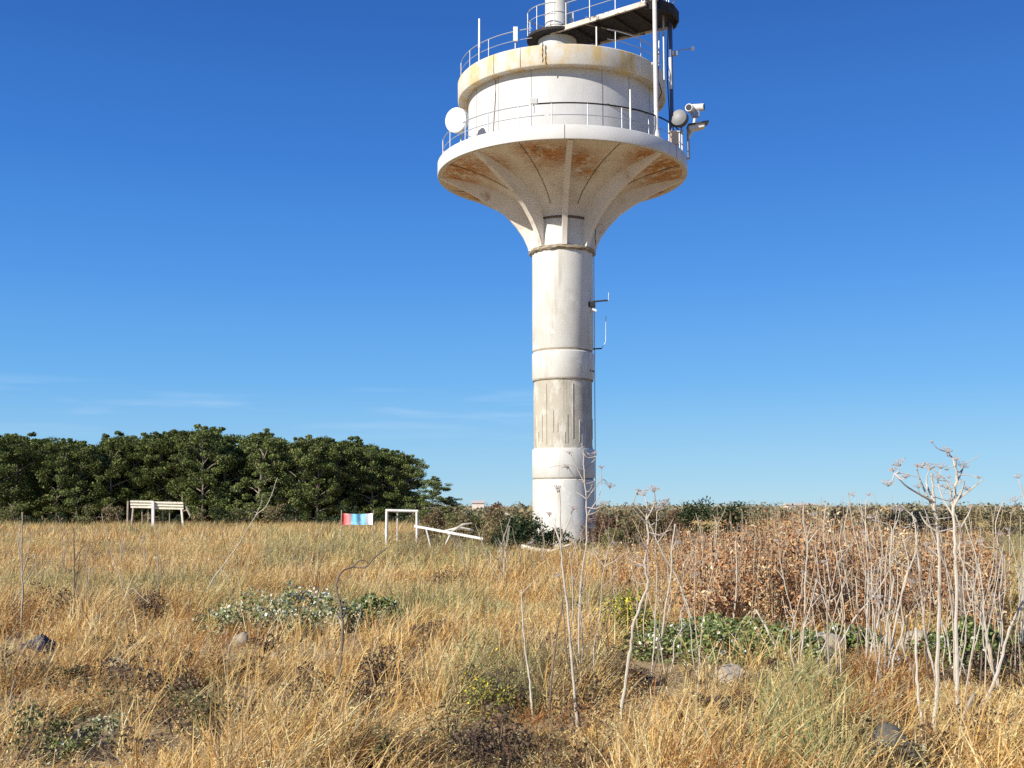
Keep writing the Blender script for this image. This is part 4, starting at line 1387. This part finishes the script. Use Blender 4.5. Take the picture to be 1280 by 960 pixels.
patch('yellow_flowered_weed', 612, 900, 805, 10.3, 60, [(3, (0.26, 0.26, 0.06)), (4, (0.16, 0.18, 0.06)), (1.2, (0.85, 0.70, 0.04)), (3, (0.40, 0.33, 0.13))],
      'sparse weed with small bright yellow flowers in the centre foreground', 'weed', 700, .03, seed=8, ncl=26)
patch('green_tuft', 72, 950, 928, 8.3, 56, LUSH, 'flat green tuft at the bottom left corner', 'weed', 420, .028, seed=9, ncl=14)
patch('green_tuft', 132, 925, 896, 9.0, 80, BRAMB, 'grey green leafy tuft above the flat one at the bottom left', 'weed', 600, .03, seed=10, ncl=18)
patch('cushion_shrub', 1112, 985, 922, 7.7, 96, [(4, (0.10, 0.10, 0.075)), (2, (0.16, 0.15, 0.11)), (2, (0.06, 0.065, 0.04)), (1, (0.24, 0.21, 0.16))], 'dark grey green cushion shrub at the bottom edge on the right', 'shrub', 2600, .022, seed=11, ncl=40)
DEAD = [(3, (0.10, 0.07, 0.05)), (3, (0.17, 0.12, 0.08)), (1, (0.28, 0.2, 0.13))]
for i, (px, pb, pt, wd, Yd, lab) in enumerate([
        (60, 770, 728, 100, 15.5, 'dark withered weed clump behind the two left stalks'),
        (128, 785, 762, 44, 14.6, 'small dark withered clump right of the two left stalks'),
        (185, 765, 722, 60, 16.0, 'dark withered weed clump around the snapped stalk'),
        (165, 835, 800, 70, 12.4, 'brown withered weed clump in the left foreground'),
        (475, 870, 810, 60, 11.4, 'dark withered hollow tuft right of the crooked stalk base'),
        (535, 800, 770, 60, 14.0, 'dark brown withered clump right of the green bramble'),
        (470, 955, 938, 56, 8.3, 'dark dry tuft at the bottom edge near the centre'),
        (560, 722, 700, 50, 20.5, 'brown withered weed below the tilted beam'),
        (790, 870, 845, 70, 10.9, 'dark withered weed at the foot of the crooked white stalk'),
        (905, 905, 870, 90, 9.7, 'brown withered weed below the tan boulder'),
        (285, 925, 900, 60, 9.1, 'reddish withered weed in the left foreground'),
        (20, 850, 815, 80, 11.8, 'grey withered weed near the left edge below the plastic sheet'),
        (1265, 880, 855, 50, 10.6, 'dark withered weed at the right edge')]):
    patch('withered_weed', px, pb, pt, Yd, wd, DEAD, lab, 'weed', 900, .035, M['dryleaf'], 40 + i, 20, (0, 0, .3))

for i in range(84):
    pb = 700 + 262 * random.random() ** .65
    px = random.uniform(-20, 1290)
    if 860 < px < 1240 and pb < 800 or 230 < px < 500 and pb < 810:
        continue
    Yd = gY(px, pb, .05)
    hpx = random.uniform(.18, .42) * F / Yd
    patch('withered_weed', px, pb, pb - hpx, Yd, random.uniform(.3, .85) * F / Yd, random.choice([DEAD, DEAD, OLIVE, BROWN, BROWN, OLIVEG]), 'small withered brown or olive weed clump scattered through the dry grass', 'weed',
          420, .022 + Yd * .0011, M['dryleaf'], 300 + i, 12, (0, 0, .3))
for o in list(COL.objects):
    if o.get('label') == 'small withered brown or olive weed clump scattered through the dry grass':
        o['group'] = 'withered weeds scattered in the grass'

def vnoise(x, y, s, seed):
    """cheap smooth value noise for patchiness"""
    r_ = np.random.default_rng(seed)
    tab = r_.random((64, 64))
    u, v = x / s, y / s
    i, j = np.floor(u).astype(int), np.floor(v).astype(int)
    fu, fv = u - i, v - j
    fu, fv = fu * fu * (3 - 2 * fu), fv * fv * (3 - 2 * fv)
    g_ = lambda a, b: tab[a % 64, b % 64]
    return (g_(i, j) * (1 - fu) + g_(i + 1, j) * fu) * (1 - fv) + (g_(i, j + 1) * (1 - fu) + g_(i + 1, j + 1) * fu) * fv


# the dry red brown thicket: hundreds of docks one cannot count
RED = [(4, (0.52, 0.275, 0.115)), (3.4, (0.40, 0.185, 0.08)), (3, (0.62, 0.38, 0.18)), (1.8, (0.74, 0.56, 0.36)), (1.5, (0.17, 0.08, 0.045))]
TANP = [(3, (0.66, 0.49, 0.26)), (3, (0.56, 0.38, 0.18)), (2, (0.76, 0.60, 0.38)), (1, (0.30, 0.18, 0.09))]
DRK = [(3, (0.26, 0.125, 0.06)), (3, (0.16, 0.08, 0.045)), (1, (0.42, 0.25, 0.13))]
pts_, cols_, stm = [], [], MB()
for i in range(1150):
    Yd = 14.4 + 13 * RS.random() ** 1.35
    px = RS.uniform(845, 1245)
    if RS.random() < .15:
        px, Yd = RS.uniform(760, 890), RS.uniform(19, 29)
    x = at(px, 700, Yd).x
    dens = float(vnoise(np.array([x + 50]), np.array([Yd]), 1.9, 77)[0])
    edge = min(1, max(0, (px - 835) / 70), max(0, (1262 - px) / 60)) if Yd < 19 else min(1, max(0, (px - 725) / 120), max(0, (1270 - px) / 60))
    front = min(1, (Yd - 14.2) / 1.0)
    if RS.random() > (.30 + 1.15 * dens) * (.15 + .85 * edge):
        continue
    h = RS.uniform(.70, 1.5) * (.42 + .85 * dens) * (.6 + .4 * edge) * (.78 + .22 * front)
    if Yd > 18.5:
        h = min(1.6, h * 1.22)
    if px < 960:
        h *= .80 + .2 * max(0, (px - 850) / 110)
    x0, z0 = x, float(gz(x, Yd))
    k = 74 if Yd < 20 else 38
    zz = (.22 + .78 * RS.random(k) ** .75) * h
    lx, ly = RS.normal() * .14, RS.normal() * .10
    rr_ = .05 + .14 * (1 - np.abs(zz / h - .6))
    P_ = np.stack([x0 + lx * zz / h + RS.normal(size=k) * rr_ * .55, Yd + ly * zz / h + RS.normal(size=k) * rr_ * .55, z0 + zz], -1)
    pts_.append(P_)
    u_ = RS.random()
    if px > 1090:
        u_ = u_ * .6 + .36
    pal = RED if u_ < .70 else (TANP if u_ < .84 else DRK)
    cols_.append(pick(pal, k) * RS.uniform(.8, 1.15))
    for q in range(2 if Yd < 18 else 1):
        ox_, oy_ = RS.normal() * .05, RS.normal() * .05
        stm.tube([(x0 + ox_ * .4, Yd + oy_ * .4, z0), (x0 + lx * .5 + ox_, Yd + ly * .5 + oy_, z0 + h * .5), (x0 + lx + ox_ * 1.8, Yd + ly + oy_, z0 + h * RS.uniform(1.0, 1.14))], [.007, .005, .003], 4, False)
P = np.concatenate(pts_)
V, Ft = leaf_quads(P, .064, (-.3, -.35, .25), .40, None, .5)
V0 = np.array(stm.v)
Fs = np.array(stm.f) + len(V)
c_ = np.concatenate([np.repeat(np.concatenate(cols_), 4, 0), np.tile(np.array([[0.58, 0.46, 0.31]]), (len(V0), 1))])
o = nmesh('dry_thicket', np.concatenate([V, V0]), [Ft, Fs], c_, M['dryleaf'])
tag(o, 'dense red brown thicket of dried dock plants right of the tower', 'thicket', kind='stuff')


# ------------------------------------------------------------------ grass
STRAW = np.array([[0.86, 0.65, 0.30], [0.84, 0.57, 0.21], [0.88, 0.75, 0.46], [0.78, 0.51, 0.17], [0.76, 0.45, 0.14], [0.34, 0.20, 0.09]])
GREENY = np.array([[0.38, 0.37, 0.15], [0.50, 0.46, 0.20], [0.26, 0.29, 0.11], [0.60, 0.52, 0.25]])
OLIV = np.array([[0.38, 0.30, 0.15], [0.28, 0.23, 0.11], [0.50, 0.38, 0.19], [0.22, 0.15, 0.08]])


def to_px(x, y):
    """pixel column and ground pixel row of a ground point (only used to find which plants grow where)"""
    return 640 + F * x / np.maximum(y, .1) * .992, 632 + F * EYE / np.maximum(y, .1)


def in_ell(px, py, cx, cy, rx, ry):
    return ((px - cx) / rx) ** 2 + ((py - cy) / ry) ** 2 < 1


def grass_points(nt_, y0, y1, spread, per, tall):
    """tufts, each with several blades"""
    yt = np.sqrt(RS.uniform(y0 ** 2, y1 ** 2, nt_))
    xt = RS.uniform(-1, 1, nt_) * (.475 * yt + 1.6)
    clump = vnoise(xt, yt, .55, 3) * .6 + vnoise(xt, yt, 1.7, 4) * .6
    keep_ = RS.random(nt_) < np.clip((clump - .38) * 3.4, .04, 1)
    px_, py_ = to_px(xt, yt)
    if tall:
        for e in ((352, 800, 112, 42), (470, 790, 44, 26), (905, 832, 140, 46), (1050, 832, 80, 34), (1215, 830, 84, 38), (785, 790, 40, 36), (1034, 824, 26, 18), (914, 872, 22, 12),
                  (612, 905, 36, 60), (72, 960, 44, 40), (132, 940, 50, 40), (1112, 995, 78, 100), (60, 790, 50, 24), (185, 785, 34, 24), (475, 885, 34, 34), (50, 830, 30, 30), (400, 860, 24, 26),
                  (535, 812, 34, 20), (165, 850, 38, 24), (905, 920, 46, 30), (470, 985, 44, 40)):
            keep_ &= ~(in_ell(px_, py_, *e) & (RS.random(nt_) < (.90 if e[0] in (905, 1050, 1215) else .74)))
    th = (px_ > 880) & (px_ < 1215) & (yt > 15) & (yt < 26)
    keep_ &= ~(th & (RS.random(nt_) < .85))
    keep_ &= ~((px_ > 530) & (px_ < 870) & (yt > 35) & (yt < 60) & (RS.random(nt_) < .8))
    xt, yt = xt[keep_], yt[keep_]
    n_ = len(xt)
    x = np.repeat(xt, per) + RS.normal(size=n_ * per) * spread
    y = np.repeat(yt, per) + RS.normal(size=n_ * per) * spread
    return x, y, np.repeat(np.arange(n_), per), n_


def blades(x, y, tid, nt_, h, wdt, segs, lean, wind):
    n_ = len(x)
    px_, py_ = to_px(x, y)
    z = gz(x, y)
    big = vnoise(x, y, 2.6, 8)
    h = h * RS.uniform(.45, 1.25, n_) * (0.42 + .62 * vnoise(x, y, 1.9, 5) + .35 * vnoise(x, y, .8, 6)) * np.repeat(RS.uniform(.75, 1.2, nt_), len(x) // nt_)
    flat = np.clip((vnoise(x, y, 1.25, 9) - .56) * 6, 0, 1) * (y < 24)          # trodden, lodged patches
    h = h * (1 - .5 * flat)
    d = RS.normal(size=(n_, 2)) * (lean * (1 + 1.3 * flat))[:, None] + np.array(wind)
    td = RS.normal(size=(nt_, 2)) * lean * .8
    d = d + td[tid]
    # colours: straw with patches of olive, rust and greener grass
    k = RS.integers(0, len(STRAW), n_)
    tk = RS.integers(0, len(STRAW), nt_)[tid]
    c = .5 * STRAW[k] + .5 * STRAW[tk]
    gr = GREENY[RS.integers(0, len(GREENY), n_)]
    ol = OLIV[RS.integers(0, len(OLIV), n_)]
    pg = np.clip((vnoise(x, y, 3.3, 21) - .66) * 4, 0, 1) * .55
    po = np.clip((vnoise(x, y, 1.5, 22) - .64) * 4, 0, 1) * .7
    # greener strips: foot of the wood, around the frame, far right and the tuft at the lower right
    pg = np.maximum(pg, np.where((y > 27) & (y < 62) & (px_ > 330) & (px_ < 640), .5, 0))
    pg = np.maximum(pg, np.where(y > 72, .25, 0))
    pg = np.maximum(pg, np.where((px_ > 1215) & (y > 14), .50, 0))
    pg = np.maximum(pg, np.where(in_ell(px_, py_, 985, 930, 75, 80), .62, 0))
    pg = np.maximum(pg, np.where(in_ell(px_, py_, 610, 880, 60, 70), .40, 0))
    pr = np.where(in_ell(px_, py_, 1075, 895, 45, 40), .35, 0) + np.clip((vnoise(x, y, 1.1, 31) - .70) * 4, 0, .7)
    po = np.maximum(po, np.where((px_ > 500) & (y > 32) & (y < 60), .5, 0))
    sel = RS.random(n_)
    c = np.where((sel < pg)[:, None], gr, c)
    c = np.where(((sel > 1 - po))[:, None], ol, c)
    c = np.where((RS.random(n_) < pr)[:, None], np.array([0.46, 0.22, 0.07]), c)
    c = np.clip(c * RS.uniform(.8, 1.18, (n_, 1)), 0, .85)
    ang = np.arctan2(x, y) + RS.normal(size=n_) * .9
    wv = np.stack([np.cos(ang), -np.sin(ang), np.zeros(n_)], -1)
    base = np.stack([x, y, z - .02], -1)
    V_ = np.empty((n_, segs * 2 + 1, 3))
    for s in range(segs + 1):
        t = s / segs
        p_ = base + np.stack([d[:, 0] * h * t ** 1.7, d[:, 1] * h * t ** 1.7, h * (t - .28 * t * t * np.minimum(1.6, (d ** 2).sum(1)))], -1)
        ww = wdt * (1 - .55 * t)
        if s < segs:
            V_[:, 2 * s] = p_ - wv * (ww / 2 if np.isscalar(ww) else (ww / 2)[:, None])
            V_[:, 2 * s + 1] = p_ + wv * (ww / 2 if np.isscalar(ww) else (ww / 2)[:, None])
        else:
            V_[:, 2 * s] = p_
    m_ = segs * 2 + 1
    i0 = np.arange(n_)[:, None] * m_
    quads = [i0 + np.array([2 * s, 2 * s + 1, 2 * s + 3, 2 * s + 2]) for s in range(segs - 1)]
    tri = i0 + np.array([2 * segs - 2, 2 * segs - 1, 2 * segs])
    tip = V_[:, -1].copy()
    tdir = unit(V_[:, -1] - V_[:, -3])
    return V_.reshape(-1, 3), quads, tri, np.repeat(c, m_, 0), tip, tdir, c


def heads(tip, tdir, c, frac, size, per):
    """drooping oat like seed heads near the tips"""
    idx = np.where(RS.random(len(tip)) < frac)[0]
    T_ = np.repeat(tip[idx], per, 0)
    D_ = np.repeat(tdir[idx], per, 0)
    n_ = len(T_)
    P_ = T_ - D_ * (RS.random((n_, 1)) * .11) + RS.normal(size=(n_, 3)) * size * .45
    V_, F_ = leaf_quads(P_, size, (-.3, -.4, .2), .22, D_ * .8 + np.array([.3, 0, -.2]), .1)
    cc = np.clip(np.repeat(c[idx], per, 0) * np.array([1.12, 1.12, 1.1]) + .03, 0, .85)
    return V_, F_, np.repeat(cc, 4, 0)


VV, QQ, TT, CC = [], [], [], []
off = 0


def push(V_, quads, tri, c):
    global off
    VV.append(V_)
    for q in quads:
        QQ.append(q + off)
    for t_ in tri:
        TT.append(t_ + off)
    CC.append(c)
    off += len(V_)


for (nt_, y0, y1, spread, per, h, wdt, segs, lean, wind, hf, hsz, hper) in (
        (11500, 5.2, 11.5, .042, 9, .48, .0112, 4, .36, (.34, -.05), .26, .026, 6),
        (11000, 5.2, 11.5, .14, 6, .14, .0085, 2, 1.2, (.2, -.2), 0, 0, 0),
        (17000, 11.5, 21, .070, 8, .50, .0160, 3, .32, (.28, -.04), .22, .036, 5),
        (10000, 11.5, 21, .16, 5, .17, .0125, 2, 1.1, (.2, -.2), 0, 0, 0),
        (24000, 21, 45, .14, 8, .54, .022, 2, .26, (.18, -.03), .2, .07, 2),
        (30000, 45, 105, .3, 6, .58, .042, 2, .25, (.12, 0), 0, 0, 0)):
    x, y, tid, n2 = grass_points(nt_, y0, y1, spread, per, h > .3)
    V_, q_, t_, c_, tip, tdir, cb = blades(x, y, tid, n2, h, wdt, segs, lean, wind)
    push(V_, q_, [t_], c_)
    if hf:
        V_, F_, c_ = heads(tip, tdir, cb, hf, hsz, hper)
        push(V_, [], [F_], c_)
o = nmesh('dry_grass', np.concatenate(VV), [np.concatenate(QQ), np.concatenate(TT)], np.concatenate(CC), M['grass'])
tag(o, 'tall dry straw coloured grass covering the field', 'grass', kind='stuff')

# ------------------------------------------------------------------ render settings
S.view_settings.view_transform = 'Standard'
S.view_settings.look = 'None'
S.view_settings.gamma = 1
S.view_settings.exposure = 0.38
S.render.engine = 'CYCLES'
S.cycles.use_denoising = False
S.cycles.max_bounces = 6
S.cycles.transparent_max_bounces = 4
